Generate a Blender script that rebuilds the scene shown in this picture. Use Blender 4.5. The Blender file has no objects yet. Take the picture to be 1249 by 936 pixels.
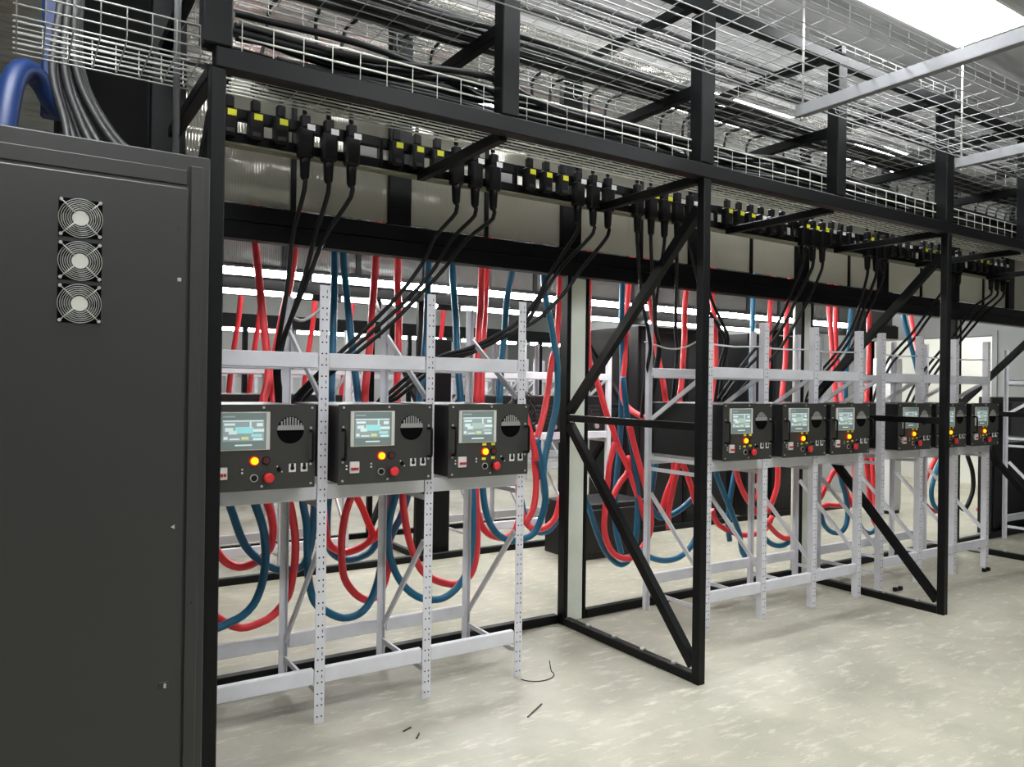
import bpy, math, random
from mathutils import Vector, Matrix
random.seed(7)
S = bpy.context.scene
COL = S.collection

# ---------------------------------------------------------------- camera
CAM_POS = Vector((-1.1511, -3.2887, 1.5))
YAW, PIT, ROL, FPX = 0.5772, 0.0028, 0.0138, 935.83
W_PX, H_PX = 1249.0, 936.0
_F = Vector((math.sin(YAW) * math.cos(PIT), math.cos(YAW) * math.cos(PIT), math.sin(PIT)))
_R0 = Vector((math.cos(YAW), -math.sin(YAW), 0))
_U0 = _R0.cross(_F)
_R = _R0 * math.cos(ROL) + _U0 * math.sin(ROL)
_U = -_R0 * math.sin(ROL) + _U0 * math.cos(ROL)
cam = bpy.data.cameras.new('camera')
cam.sensor_width = 36.0
cam.lens = FPX / W_PX * 36.0
cam.clip_start = 0.02
cam_o = bpy.data.objects.new('camera', cam)
COL.objects.link(cam_o)
cam_o.matrix_world = Matrix(((_R.x, _U.x, -_F.x, CAM_POS.x), (_R.y, _U.y, -_F.y, CAM_POS.y), (_R.z, _U.z, -_F.z, CAM_POS.z), (0, 0, 0, 1)))
S.camera = cam_o

# ---------------------------------------------------------------- world, exposure, lamp strengths
world = bpy.data.worlds.new('world'); S.world = world
world.use_nodes = True
world.node_tree.nodes['Background'].inputs[0].default_value = (0.8, 0.86, 1.0, 1)
world.node_tree.nodes['Background'].inputs[1].default_value = 0.15
S.view_settings.view_transform = 'Standard'
S.view_settings.look = 'None'
S.view_settings.gamma = 1.0
S.view_settings.use_curve_mapping = False
S.view_settings.exposure = 0.92
PANEL_WATT = 21.0        # emission strength of the ceiling panels
STRIP_WATT = 42.0       # emission strength of the LED strips on the frames
ROOM_WATT = 14.0         # panel in the lit room beyond the doorway
CEIL = 3.9

def at(u, v, Y):
    d = _R * ((u - W_PX / 2) / FPX) - _U * ((v - H_PX / 2) / FPX) + _F
    return CAM_POS + d * ((Y - CAM_POS.y) / d.y)

# ---------------------------------------------------------------- materials
def lin(c):
    return tuple(((x / 255) / 12.92 if x / 255 <= 0.04045 else ((x / 255 + 0.055) / 1.055) ** 2.4) for x in c) + (1,)
def mat(name, rgb, rough=0.5, metal=0.0, spec=0.5, emit=None, estr=0.0, noise=None, bump=None):
    m = bpy.data.materials.new(name); m.use_nodes = True
    nt = m.node_tree; b = nt.nodes['Principled BSDF']
    b.inputs['Base Color'].default_value = lin(rgb)
    b.inputs['Roughness'].default_value = rough
    b.inputs['Metallic'].default_value = metal
    b.inputs['Specular IOR Level'].default_value = spec
    if emit:
        b.inputs['Emission Color'].default_value = lin(emit)
        b.inputs['Emission Strength'].default_value = estr
    if noise:
        scale, rgb2, lo, hi = noise
        tc = nt.nodes.new('ShaderNodeTexCoord'); n = nt.nodes.new('ShaderNodeTexNoise'); r = nt.nodes.new('ShaderNodeValToRGB')
        n.inputs['Scale'].default_value = scale; n.inputs['Detail'].default_value = 5
        nt.links.new(tc.outputs['Object'], n.inputs['Vector'])
        r.color_ramp.elements[0].position = lo; r.color_ramp.elements[1].position = hi
        r.color_ramp.elements[0].color = lin(rgb2); r.color_ramp.elements[1].color = lin(rgb)
        nt.links.new(n.outputs['Fac'], r.inputs['Fac']); nt.links.new(r.outputs['Color'], b.inputs['Base Color'])
    if bump:
        scale, dist, stretch = bump
        tc = nt.nodes.new('ShaderNodeTexCoord'); mp = nt.nodes.new('ShaderNodeMapping'); n = nt.nodes.new('ShaderNodeTexNoise'); bp = nt.nodes.new('ShaderNodeBump')
        mp.inputs['Scale'].default_value = stretch
        n.inputs['Scale'].default_value = scale; n.inputs['Detail'].default_value = 3
        bp.inputs['Distance'].default_value = dist; bp.inputs['Strength'].default_value = 1.0
        nt.links.new(tc.outputs['Object'], mp.inputs['Vector']); nt.links.new(mp.outputs['Vector'], n.inputs['Vector'])
        nt.links.new(n.outputs['Fac'], bp.inputs['Height']); nt.links.new(bp.outputs['Normal'], b.inputs['Normal'])
    return m

M = {}
M['rack'] = mat('white_powder_coat', (222, 222, 228), 0.42, noise=(9, (214, 214, 219), .35, .6))
M['rack_wear'] = mat('white_paint_worn', (205, 203, 198), 0.5)
M['void'] = mat('deep_black_recess', (4, 4, 4), 0.9, spec=.1)
M['hole'] = mat('hole_black', (28, 28, 30), 0.8)
M['frame'] = mat('black_steel', (10, 11, 12), 0.42, spec=.22, noise=(6, (8, 9, 10), .3, .7))
M['cab'] = mat('charcoal_powder_coat', (45, 46, 43), 0.42, bump=(220, .0002, (1, 1, 1)))
M['cab_dark'] = mat('dark_charcoal', (40, 41, 40), 0.5)
M['boxface'] = mat('dark_grey_panel', (51, 51, 48), 0.5)
M['boxbody'] = mat('black_case', (11, 12, 15), 0.45)
M['blackplastic'] = mat('black_plastic', (8, 8, 9), 0.45, spec=.3)
M['rubber'] = mat('black_rubber', (13, 13, 14), 0.5, spec=.35)
M['greycable'] = mat('dark_grey_cable', (46, 46, 46), 0.5)
M['lightcable'] = mat('light_grey_cable', (190, 190, 186), 0.5)
M['red'] = mat('red_hose', (240, 62, 70), 0.36)
M['teal'] = mat('teal_hose', (18, 100, 134), 0.36)
M['blue'] = mat('blue_duct', (20, 48, 98), 0.45)
M['matte'] = mat('matte_black', (9, 9, 10), 0.8, spec=.15)
M['wire'] = mat('zinc_wire', (172, 174, 168), 0.4, metal=0.5)
M['brightwire'] = mat('bright_zinc_wire', (214, 215, 204), 0.4, metal=0.3)
M['nearwire'] = mat('dull_zinc_wire', (150, 151, 150), 0.5, metal=0.4)
M['strut'] = mat('galvanised_channel', (128, 129, 131), 0.45, metal=0.4)
M['zinc'] = mat('zinc_bolt', (200, 200, 196), 0.3, metal=0.7)
M['pillar'] = mat('white_wrapped_pillar', (236, 240, 228), 0.35, noise=(3, (220, 225, 210), .35, .65), bump=(14, .004, (1, 1, .15)))
M['bezel'] = mat('light_bezel', (205, 205, 196), 0.4)
M['screenglass'] = mat('screen_backdrop', (110, 122, 120), 0.15, emit=(120, 136, 134), estr=.16)
M['screenlite'] = mat('screen_light', (200, 214, 212), 0.2, emit=(196, 216, 214), estr=.3)
M['screencyan'] = mat('screen_cyan', (150, 205, 206), 0.2, emit=(140, 214, 216), estr=.26)
M['screenteal'] = mat('screen_soft_grey_green', (168, 190, 184), 0.2, emit=(165, 190, 184), estr=.22)
M['screengreen'] = mat('screen_pale_green', (190, 210, 150), 0.2, emit=(190, 214, 140), estr=.25)
M['screendim'] = mat('screen_grey', (150, 160, 160), 0.2, emit=(140, 156, 156), estr=.2)
M['amber'] = mat('amber_lamp', (255, 170, 30), 0.3, emit=(255, 140, 6), estr=2.2)
M['lampring'] = mat('red_lamp_collar', (150, 26, 20), 0.35, emit=(255, 40, 8), estr=.35)
M['darkred'] = mat('dark_red_button', (86, 34, 36), 0.3)
M['estop'] = mat('red_mushroom', (226, 52, 56), 0.35)
M['breaker'] = mat('white_breaker', (226, 222, 218), 0.4)
M['breakered'] = mat('breaker_red', (190, 40, 48), 0.4)
M['yellow'] = mat('yellow_tag', (214, 214, 34), 0.5)
M['white'] = mat('white_tag', (232, 232, 232), 0.5)
M['plate'] = mat('grey_plate', (150, 150, 148), 0.4)
M['fanblade'] = mat('fan_grey', (150, 150, 146), 0.4)
M['olive'] = mat('olive_rail', (128, 128, 108), 0.45)
M['door'] = mat('white_door_room', (240, 240, 236), 0.6)
M['wallgrey'] = mat('grey_wall', (150, 152, 150), 0.55)
M['wallwhite'] = mat('pale_wall', (205, 207, 205), 0.55)
M['led'] = mat('led_diffuser', (255, 255, 255), 0.5, emit=(250, 252, 255), estr=PANEL_WATT)
M['strip'] = mat('strip_diffuser', (255, 255, 255), 0.5, emit=(250, 252, 248), estr=STRIP_WATT)
M['ledroom'] = mat('room_diffuser', (255, 255, 255), 0.5, emit=(255, 255, 250), estr=ROOM_WATT)

def floor_mat():
    m = bpy.data.materials.new('sealed_concrete'); m.use_nodes = True
    nt = m.node_tree; b = nt.nodes['Principled BSDF']; L = nt.links.new
    tc = nt.nodes.new('ShaderNodeTexCoord')
    n1 = nt.nodes.new('ShaderNodeTexNoise'); n1.inputs['Scale'].default_value = 1.3; n1.inputs['Detail'].default_value = 8; n1.inputs['Roughness'].default_value = .62
    mp = nt.nodes.new('ShaderNodeMapping'); mp.inputs['Scale'].default_value = (1.0, 3.2, 1); mp.inputs['Rotation'].default_value = (0, 0, .25)
    n2 = nt.nodes.new('ShaderNodeTexNoise'); n2.inputs['Scale'].default_value = 5.5; n2.inputs['Detail'].default_value = 9; n2.inputs['Roughness'].default_value = .7
    L(tc.outputs['Object'], n1.inputs['Vector']); L(tc.outputs['Object'], mp.inputs['Vector']); L(mp.outputs['Vector'], n2.inputs['Vector'])
    r1 = nt.nodes.new('ShaderNodeValToRGB'); r1.color_ramp.elements[0].position = .32; r1.color_ramp.elements[1].position = .68
    r1.color_ramp.elements[0].color = lin((144, 142, 127)); r1.color_ramp.elements[1].color = lin((182, 178, 161))
    r2 = nt.nodes.new('ShaderNodeValToRGB'); r2.color_ramp.elements[0].position = .53; r2.color_ramp.elements[1].position = .70
    r2.color_ramp.elements[0].color = (0, 0, 0, 1); r2.color_ramp.elements[1].color = (1, 1, 1, 1)
    mx = nt.nodes.new('ShaderNodeMix'); mx.data_type = 'RGBA'
    L(n1.outputs['Fac'], r1.inputs['Fac']); L(n2.outputs['Fac'], r2.inputs['Fac'])
    sc = nt.nodes.new('ShaderNodeMath'); sc.operation = 'MULTIPLY'; sc.inputs[1].default_value = .75
    L(r2.outputs['Color'], sc.inputs[0]); L(sc.outputs[0], mx.inputs['Factor'])
    L(r1.outputs['Color'], mx.inputs[6]); mx.inputs[7].default_value = lin((216, 211, 195))
    L(mx.outputs[2], b.inputs['Base Color'])
    rr = nt.nodes.new('ShaderNodeMapRange'); rr.inputs[3].default_value = .28; rr.inputs[4].default_value = .5
    L(n2.outputs['Fac'], rr.inputs[0]); L(rr.outputs[0], b.inputs['Roughness'])
    bp = nt.nodes.new('ShaderNodeBump'); bp.inputs['Distance'].default_value = .002; bp.inputs['Strength'].default_value = .5
    L(n2.outputs['Fac'], bp.inputs['Height']); L(bp.outputs['Normal'], b.inputs['Normal'])
    b.inputs['Specular IOR Level'].default_value = .4
    return m
M['floor'] = floor_mat()
M['foil'] = mat('silver_foil_ceiling', (158, 157, 152), 0.26, metal=0.85, bump=(1.3, .06, (1, 1.6, 1)))
M['ceiling'] = mat('ceiling_panel', (190, 191, 194), 0.45)

def poly_mat(name='ribbed_polycarbonate', base=(150, 148, 140), trans=.3, tcol=(226, 224, 212)):
    m = bpy.data.materials.new(name); m.use_nodes = True
    nt = m.node_tree; b = nt.nodes['Principled BSDF']; L = nt.links.new
    b.inputs['Base Color'].default_value = lin(base); b.inputs['Roughness'].default_value = .11
    b.inputs['Metallic'].default_value = .65
    tc = nt.nodes.new('ShaderNodeTexCoord'); mp = nt.nodes.new('ShaderNodeMapping'); mp.inputs['Scale'].default_value = (1, 1, 1)
    w = nt.nodes.new('ShaderNodeTexWave'); w.wave_type = 'BANDS'; w.bands_direction = 'X'; w.inputs['Scale'].default_value = 22; w.inputs['Distortion'].default_value = .6
    n = nt.nodes.new('ShaderNodeTexNoise'); n.inputs['Scale'].default_value = 1.7; n.inputs['Detail'].default_value = 1
    mp2 = nt.nodes.new('ShaderNodeMapping'); mp2.inputs['Scale'].default_value = (.8, 1, 3)
    L(tc.outputs['Object'], mp.inputs['Vector']); L(mp.outputs['Vector'], w.inputs['Vector']); L(tc.outputs['Object'], mp2.inputs['Vector']); L(mp2.outputs['Vector'], n.inputs['Vector'])
    b1 = nt.nodes.new('ShaderNodeBump'); b1.inputs['Distance'].default_value = .0011
    b2 = nt.nodes.new('ShaderNodeBump'); b2.inputs['Distance'].default_value = .045
    L(w.outputs['Fac'], b1.inputs['Height']); L(n.outputs['Fac'], b2.inputs['Height']); L(b2.outputs['Normal'], b1.inputs['Normal']); L(b1.outputs['Normal'], b.inputs['Normal'])
    tr = nt.nodes.new('ShaderNodeBsdfTranslucent'); tr.inputs['Color'].default_value = lin(tcol)
    ms = nt.nodes.new('ShaderNodeMixShader'); ms.inputs[0].default_value = trans
    out = nt.nodes['Material Output']
    L(b.outputs[0], ms.inputs[1]); L(tr.outputs[0], ms.inputs[2]); L(ms.outputs[0], out.inputs['Surface'])
    return m
M['poly'] = poly_mat()
M['poly_shaded'] = poly_mat('shaded_polycarbonate', (92, 92, 90), .15, (120, 120, 116))  # same ribbed sheet for the second row, its shade put into the colour

# ---------------------------------------------------------------- mesh builder
class MB:
    def __init__(self):
        self.v = []; self.f = []; self.m = []; self.sm = []
    def quad_box(self, x0, x1, y0, y1, z0, z1, mi=0):
        if x0 > x1: x0, x1 = x1, x0
        if y0 > y1: y0, y1 = y1, y0
        if z0 > z1: z0, z1 = z1, z0
        n = len(self.v)
        self.v += [(x0, y0, z0), (x1, y0, z0), (x1, y1, z0), (x0, y1, z0), (x0, y0, z1), (x1, y0, z1), (x1, y1, z1), (x0, y1, z1)]
        for q in ((0, 3, 2, 1), (4, 5, 6, 7), (0, 1, 5, 4), (1, 2, 6, 5), (2, 3, 7, 6), (3, 0, 4, 7)):
            self.f.append(tuple(n + i for i in q)); self.m.append(mi); self.sm.append(False)
        return self
    box = quad_box
    def bbox(self, x0, x1, y0, y1, z0, z1, b=.003, mi=0):
        """box with chamfered edges"""
        if x0 > x1: x0, x1 = x1, x0
        if y0 > y1: y0, y1 = y1, y0
        if z0 > z1: z0, z1 = z1, z0
        b = min(b, (x1 - x0) * .45, (y1 - y0) * .45, (z1 - z0) * .45)
        n = len(self.v); idx = {}
        c = ((x0, x1), (y0, y1), (z0, z1))
        for i in (0, 1):
            for j in (0, 1):
                for k in (0, 1):
                    for a in (0, 1, 2):
                        p = [c[0][i], c[1][j], c[2][k]]
                        s = (i, j, k)
                        for d in range(3):
                            if d != a: p[d] += b if s[d] == 0 else -b
                        idx[(i, j, k, a)] = len(self.v); self.v.append(tuple(p))
        def add(q):
            self.f.append(tuple(q)); self.m.append(mi); self.sm.append(False)
        ctr = Vector(((x0 + x1) / 2, (y0 + y1) / 2, (z0 + z1) / 2))
        def face(q):
            P = [Vector(self.v[i]) for i in q]
            nrm = (P[1] - P[0]).cross(P[2] - P[0])
            g = sum(P, Vector()) / len(P) - ctr
            add(q if nrm.dot(g) > 0 else q[::-1])
        for a in range(3):
            o = [d for d in range(3) if d != a]
            for s in (0, 1):
                q = []
                for (p, r) in ((0, 0), (1, 0), (1, 1), (0, 1)):
                    t = [0, 0, 0]; t[a] = s; t[o[0]] = p; t[o[1]] = r
                    q.append(idx[(t[0], t[1], t[2], a)])
                face(q)
        for a in range(3):
            o = [d for d in range(3) if d != a]
            for p in (0, 1):
                for r in (0, 1):
                    t0 = [0, 0, 0]; t1 = [0, 0, 0]
                    t0[a] = 0; t1[a] = 1; t0[o[0]] = t1[o[0]] = p; t0[o[1]] = t1[o[1]] = r
                    face([idx[tuple(t0) + (o[0],)], idx[tuple(t1) + (o[0],)], idx[tuple(t1) + (o[1],)], idx[tuple(t0) + (o[1],)]])
        for i in (0, 1):
            for j in (0, 1):
                for k in (0, 1):
                    face([idx[(i, j, k, 0)], idx[(i, j, k, 1)], idx[(i, j, k, 2)]])
        return self
    def bar(self, p0, p1, w, h, up=(0, 0, 1), mi=0):
        """rectangular bar from p0 to p1; w across, h along 'up'"""
        p0 = Vector(p0); p1 = Vector(p1); d = (p1 - p0).normalized()
        s = d.cross(Vector(up))
        if s.length < 1e-4: s = d.cross(Vector((1, 0, 0)))
        s.normalize(); u = s.cross(d).normalized()
        n = len(self.v)
        for p in (p0, p1):
            for (a, b) in ((-1, -1), (1, -1), (1, 1), (-1, 1)):
                self.v.append(tuple(p + s * (a * w / 2) + u * (b * h / 2)))
        for q in ((3, 2, 1, 0), (4, 5, 6, 7), (0, 1, 5, 4), (1, 2, 6, 5), (2, 3, 7, 6), (3, 0, 4, 7)):
            self.f.append(tuple(n + i for i in q)); self.m.append(mi); self.sm.append(False)
        return self
    def tube(self, pts, r, sides=10, mi=0, cap=True):
        pts = [Vector(p) for p in pts]; N = len(pts)
        rs = r if isinstance(r, (list, tuple)) else [r] * N
        T = []
        for i in range(N):
            a = pts[max(i - 1, 0)]; b = pts[min(i + 1, N - 1)]
            T.append((b - a).normalized())
        nrm = T[0].cross(Vector((0, 0, 1)))
        if nrm.length < 1e-3: nrm = T[0].cross(Vector((1, 0, 0)))
        nrm.normalize(); base = len(self.v)
        for i in range(N):
            if i:
                ax = T[i - 1].cross(T[i])
                if ax.length > 1e-6:
                    nrm = Matrix.Rotation(T[i - 1].angle(T[i]), 3, ax.normalized()) @ nrm
            nrm = (nrm - T[i] * nrm.dot(T[i])).normalized()
            bn = T[i].cross(nrm)
            for k in range(sides):
                a = 2 * math.pi * k / sides
                self.v.append(tuple(pts[i] + (nrm * math.cos(a) + bn * math.sin(a)) * rs[i]))
        for i in range(N - 1):
            for k in range(sides):
                k2 = (k + 1) % sides
                self.f.append((base + i * sides + k, base + i * sides + k2, base + (i + 1) * sides + k2, base + (i + 1) * sides + k)); self.m.append(mi); self.sm.append(True)
        if cap:
            self.f.append(tuple(base + k for k in range(sides))[::-1]); self.m.append(mi); self.sm.append(False)
            self.f.append(tuple(base + (N - 1) * sides + k for k in range(sides))); self.m.append(mi); self.sm.append(False)
        return self
    def cyl(self, c, axis, r, length, sides=20, mi=0, r2=None):
        c = Vector(c); a = Vector(axis).normalized()
        return self.tube([c, c + a * length], [r, r if r2 is None else r2], sides, mi)
    def build(self, name, mats, parent=None, loc=None):
        me = bpy.data.meshes.new(name)
        me.from_pydata([tuple(p) for p in self.v], [], self.f)
        if not isinstance(mats, (list, tuple)): mats = [mats]
        for mm in mats: me.materials.append(M[mm] if isinstance(mm, str) else mm)
        me.polygons.foreach_set('material_index', self.m)
        me.polygons.foreach_set('use_smooth', self.sm)
        me.update()
        o = bpy.data.objects.new(name, me); COL.objects.link(o)
        if parent: o.parent = parent
        if loc: o.location = loc
        return o

def thing(name, label, cat, loc=(0, 0, 0), group=None, rz=0):
    o = bpy.data.objects.new(name, None); COL.objects.link(o)
    o.empty_display_size = .1
    o.location = loc; o.rotation_euler = (0, 0, rz)
    return tag(o, label, cat, group)
def tag(o, label, cat, group=None):
    o['label'] = label; o['category'] = cat
    if group: o['group'] = group
    return o
def struct(o, label=None):
    o['kind'] = 'structure'
    if label: o['label'] = label
    return o
def stuff(o):
    o['kind'] = 'stuff'; return o
KIDS = {}
def dup(root, loc, label=None, group=None, rz=None):
    r = root.copy(); COL.objects.link(r); r.location = loc
    if rz is not None: r.rotation_euler = (0, 0, rz)
    if label: r['label'] = label
    if group: r['group'] = group
    for ch in root.children:
        c = ch.copy(); COL.objects.link(c); c.parent = r
        for g in ch.children:
            d = g.copy(); COL.objects.link(d); d.parent = c
    return r
ORD = ['first', 'second', 'third', 'fourth', 'fifth', 'sixth', 'seventh', 'eighth', 'ninth', 'tenth', 'eleventh', 'twelfth']

def spline(pts, step=.03):
    """Catmull-Rom through pts, resampled"""
    P = [Vector(p) for p in pts]
    if len(P) < 3:
        return P
    P = [P[0] * 2 - P[1]] + P + [P[-1] * 2 - P[-2]]
    out = []
    for i in range(1, len(P) - 2):
        p0, p1, p2, p3 = P[i - 1], P[i], P[i + 1], P[i + 2]
        n = max(2, min(14, int((p2 - p1).length / step) + 1))
        for k in range(n):
            t = k / n
            out.append(.5 * ((2 * p1) + (p2 - p0) * t + (2 * p0 - 5 * p1 + 4 * p2 - p3) * t * t + (3 * p1 - p0 - 3 * p2 + p3) * t ** 3))
    out.append(P[-2])
    return out

# ================================================================= SETTING
# the end wall stands at X = 9.0 with an open doorway; far wall at Y = 12.5
XL, XR, YN, YF = -4.5, 9.0, -5.5, 12.5
fl = MB().box(XL, 12.2, YN, YF, -.1, 0).build('floor', 'floor'); struct(fl, 'pale grey-green sealed concrete floor with scuffs')
YC = .95
c1 = MB().box(XL, 12.2, YN, YC, CEIL, CEIL + .1).build('ceiling', 'ceiling'); struct(c1, 'smooth pale grey ceiling panels above the aisle')
c2 = MB().box(XL, 12.2, YC, YF, CEIL, CEIL + .1).build('ceiling', 'foil'); struct(c2, 'crinkled silver foil ceiling behind the racks')
struct(MB().box(XL - .1, XL, YN, YF, 0, CEIL).build('wall_left', 'wallgrey'), 'grey left wall')
struct(MB().box(XL, 12.2, YN - .1, YN, 0, CEIL).build('wall_near', 'wallgrey'), 'grey wall behind the viewer')
struct(MB().box(XL, 12.2, YF, YF + .1, 0, CEIL).build('wall_far', 'wallwhite'), 'pale far wall')
D0, D1, DZ = 1.42, 3.05, 2.2
w = MB()
w.box(XR, XR + .12, YN, D0, 0, CEIL).box(XR, XR + .12, D1, YF, 0, CEIL).box(XR, XR + .12, D0, D1, DZ, CEIL)
struct(w.build('wall_right', 'wallgrey'), 'grey end wall with an open doorway')
t = MB(); t.box(XR - .02, XR + .13, D0 - .06, D0, 0, DZ + .06).box(XR - .02, XR + .13, D1, D1 + .06, 0, DZ + .06).box(XR - .02, XR + .13, D0, D1, DZ, DZ + .06)
struct(t.build('trim_1', 'wallgrey'), 'grey door surround in the end wall')
struct(MB().box(12.0, 12.1, -1.0, 5.0, 0, CEIL).build('wall_beyond', 'door'), 'white wall of the lit room beyond the doorway')
struct(MB().box(XR + .13, 12.0, -.9, -.8, 0, CEIL).build('wall_beyond_side', 'door'))
struct(MB().box(XR + .13, 12.0, 4.8, 4.9, 0, CEIL).build('wall_beyond_side', 'door'))

# ================================================================= LIGHTS (fixtures, some added to brighten the back aisles)
def led_panel(x0, x1, y0, y1, label, lm='led'):
    r = thing('ceiling_light', label, 'light panel', ((x0 + x1) / 2, (y0 + y1) / 2, CEIL), 'LED panels in the ceiling')
    a, b = (x1 - x0) / 2, (y1 - y0) / 2
    f = MB()
    f.box(-a - .02, a + .02, -b - .02, -b, -.035, 0).box(-a - .02, a + .02, b, b + .02, -.035, 0).box(-a - .02, -a, -b, b, -.035, 0).box(a, a + .02, -b, b, -.035, 0)
    f.build('frame', 'white', r)
    MB().box(-a, a, -b, b, -.028, -.002).build('diffuser', lm, r)
led_panel(3.06, 4.26, -.985, -.53, 'bright rectangular LED ceiling panel at the upper right')
for i, (x, nm) in enumerate(((.62, 'nearest the tall cabinet'), (-1.82, 'above and left of the tall cabinet'))):
    led_panel(x, x + 1.2, -.985, -.53, 'LED ceiling panel over the aisle, ' + nm)
for i, (x, nm) in enumerate(((3.06, 'right'), (.62, 'middle'), (-1.82, 'left'))):
    led_panel(x, x + 1.2, -3.6, -3.1, 'LED ceiling panel behind the viewer, ' + nm)
for i, (x, y, nm) in enumerate(((3.3, .98, 'middle'), (5.6, .98, 'right'), (1.0, 4.9, 'far left'), (4.2, 4.9, 'far middle'), (1.9, 1.9, 'over the hoses, added for brightness'), (2.4, 7.8, 'deep left, added for brightness'), (5.6, 7.8, 'deep right, added for brightness'), (7.0, 5.2, 'far right, added for brightness'))):  # hose, deep and far-right panels are added to brighten far racks and hoses
    led_panel(x, x + 1.2, y, y + .45, 'LED panel under the foil ceiling behind the racks, ' + nm)
led_panel(.95, 1.85, 1.25, 1.36, 'narrow LED panel under the foil ceiling behind the left rack')
led_panel(9.9, 11.1, 1.6, 2.8, 'LED panel of the white room beyond the doorway', 'ledroom')

def strip(x0, x1, y, z, label, group, face=-1, rad=.026):
    L = x1 - x0
    r = thing('light_strip', label, 'light strip', (x0, y, z), group)
    MB().box(0, L, 0, -face * .03, -.028, .028).build('housing', 'white', r)
    pts = []
    d = MB(); d.tube([(0.004, face * .012, 0), (L - .004, face * .012, 0)], rad, 12); d.build('diffuser', 'strip', r)

# ================================================================= BLACK SUPPORT FRAMES
PX = [-.606, 1.76, 4.087, 6.414]     # posts of the frames along the row
PW = .05
def make_frame(label, X, sh=0.0):
    """one cross frame: origin at the front post foot corner (local y: 0 front .. 1.17 back)"""
    r = thing('support_scaffold', label, 'frame', (X, -.573, 0), 'black welded cross frames')
    b = MB().bbox(0, PW, 0, PW, 0, 2.562, .004); b.build('front_post', 'frame', r)
    MB().bbox(-.025, .07, 0, .085, 2.64, 3.40, .005).build('upper_front_post', 'frame', r)
    MB().bbox(sh, sh + .032, 1.125, 1.195, 0, 2.198, .004).build('back_post', 'frame', r)
    MB().bbox(-.027, .125, 1.155, 1.21, 2.372, 3.52, .004).build('upper_back_post', 'frame', r)
    fb = MB().bbox(sh + .002, sh + PW - .002, PW * .9, 1.125, 0, .05, .004).build('floor_beam', 'frame', r)
    for k in range(4):
        MB().bbox(sh + .012, sh + .038, .18 + k * .24, .205 + k * .24, .05, .064, .002).build('clip', 'zinc', fb)
    MB().bbox(sh + .006, sh + PW - .006, PW * .9, 1.125, 1.28, 1.322, .003).build('middle_bar', 'frame', r)
    MB().bar((sh + .025, .055, 2.42), (sh + .025, 1.12, 1.345), .045, .05).build('brace', 'frame', r)
    MB().bar((sh + .025, 1.12, 1.26), (sh + .025, .055, .085), .045, .05).build('brace', 'frame', r)
    MB().bbox(.002, PW - .002, .065, .86, 2.548, 2.592, .003).build('tray_beam', 'frame', r)
    MB().bbox(.0, .045, .085, 1.155, 3.005, 3.06, .003).build('tray_beam', 'frame', r)
    MB().bbox(.0, .05, .0, 1.155, 3.465, 3.52, .003).build('top_beam', 'frame', r)
    return r
fr0 = make_frame('black cross frame with diagonal braces, left one beside the tall cabinet', PX[0])
fr0 = make_frame('black cross frame with diagonal braces, between the left and middle racks', PX[1])
dup(fr0, (PX[2], -.573, 0), 'black cross frame with diagonal braces, between the middle and right racks')
dup(fr0, (PX[3], -.573, 0), 'black cross frame with diagonal braces, beyond the right rack')
# intermediate hangers above the front beam
def make_hanger(X, label):
    r = thing('tray_support', label, 'frame', (X, -.573, 2.632), 'intermediate tray supports')
    MB().bbox(-.045, .04, 0, .075, .008, .77, .004).build('post', 'frame', r)
    MB().bbox(-.036, .094, 1.155, 1.21, -.258, .888, .004).build('back_post', 'frame', r)
    MB().bbox(-.02, .022, .065, .86, -.084, -.04, .003).build('lower_beam', 'frame', r)
    MB().bbox(-.022, .022, .075, 1.155, .373, .428, .003).build('upper_beam', 'frame', r)
    MB().bbox(-.022, .025, .0, 1.155, .833, .888, .003).build('top_beam', 'frame', r)
    return r
h0 = make_hanger(.596, 'black tray support post standing on the front beam above the left rack')
dup(h0, (2.905, -.573, 2.632), 'black tray support post standing on the front beam above the middle rack')
dup(h0, (5.24, -.573, 2.632), 'black tray support post standing on the front beam above the right rack')
dup(h0, (7.55, -.573, 2.632), 'black tray support post standing on the front beam beyond the right rack')
# long members
X0, X1 = -.56, 8.9
def beam(name, label, x0, x1, y0, y1, z0, z1, m='frame', b=.004):
    return tag(MB().bbox(x0, x1, y0, y1, z0, z1, b).build(name, m), label, 'beam', 'long black beams')
beam('steel_beam', 'long black beam under the front edge of the lower wire tray', X0 - .03, X1, -.573, -.505, 2.566, 2.636)
beam('steel_beam', 'thick black beam running below the ribbed panels', X0 - .05, X1, .575, .655, 2.285, 2.37)
beam('steel_beam', 'black beam directly under the thick beam, above the hoses', X0 - .05, X1, .565, .65, 2.2, 2.283)
beam('steel_beam', 'top black beam along the front of the upper frame', X0 - .03, X1, -.573, -.513, 3.405, 3.462)
beam('steel_beam', 'black beam along the back of the upper frame', X0 - .03, X1, .68, .73, 3.0, 3.06)
for (xa, xb, nm) in ((PX[0] + .07, PX[1], 'behind the left rack'), (PX[1] + .225, PX[2], 'behind the middle rack'), (PX[2] + .225, PX[3], 'behind the right rack'), (PX[3] + .225, X1, 'at the right edge')):
    beam('floor_rail', 'black floor rail ' + nm, xa, xb, .605, .655, 0, .055)
# pillars wrapped white beside the back posts
for i, (x, nm) in enumerate(((PX[1], 'between the left and middle racks'), (PX[2], 'behind the middle rack'), (PX[3], 'behind the right rack'))):
    r = thing('pillar', 'white wrapped pillar beside a black post, ' + nm, 'pillar', (x + .13, .66, 0), 'white pillars')
    MB().bbox(-.096, .064, -.05, .008, 0, 2.198, .006).build('wrap', 'pillar', r)
    MB().bbox(.066, .088, -.055, .05, 0, 2.198, .003).build('edge_strip', 'frame', r)

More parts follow.
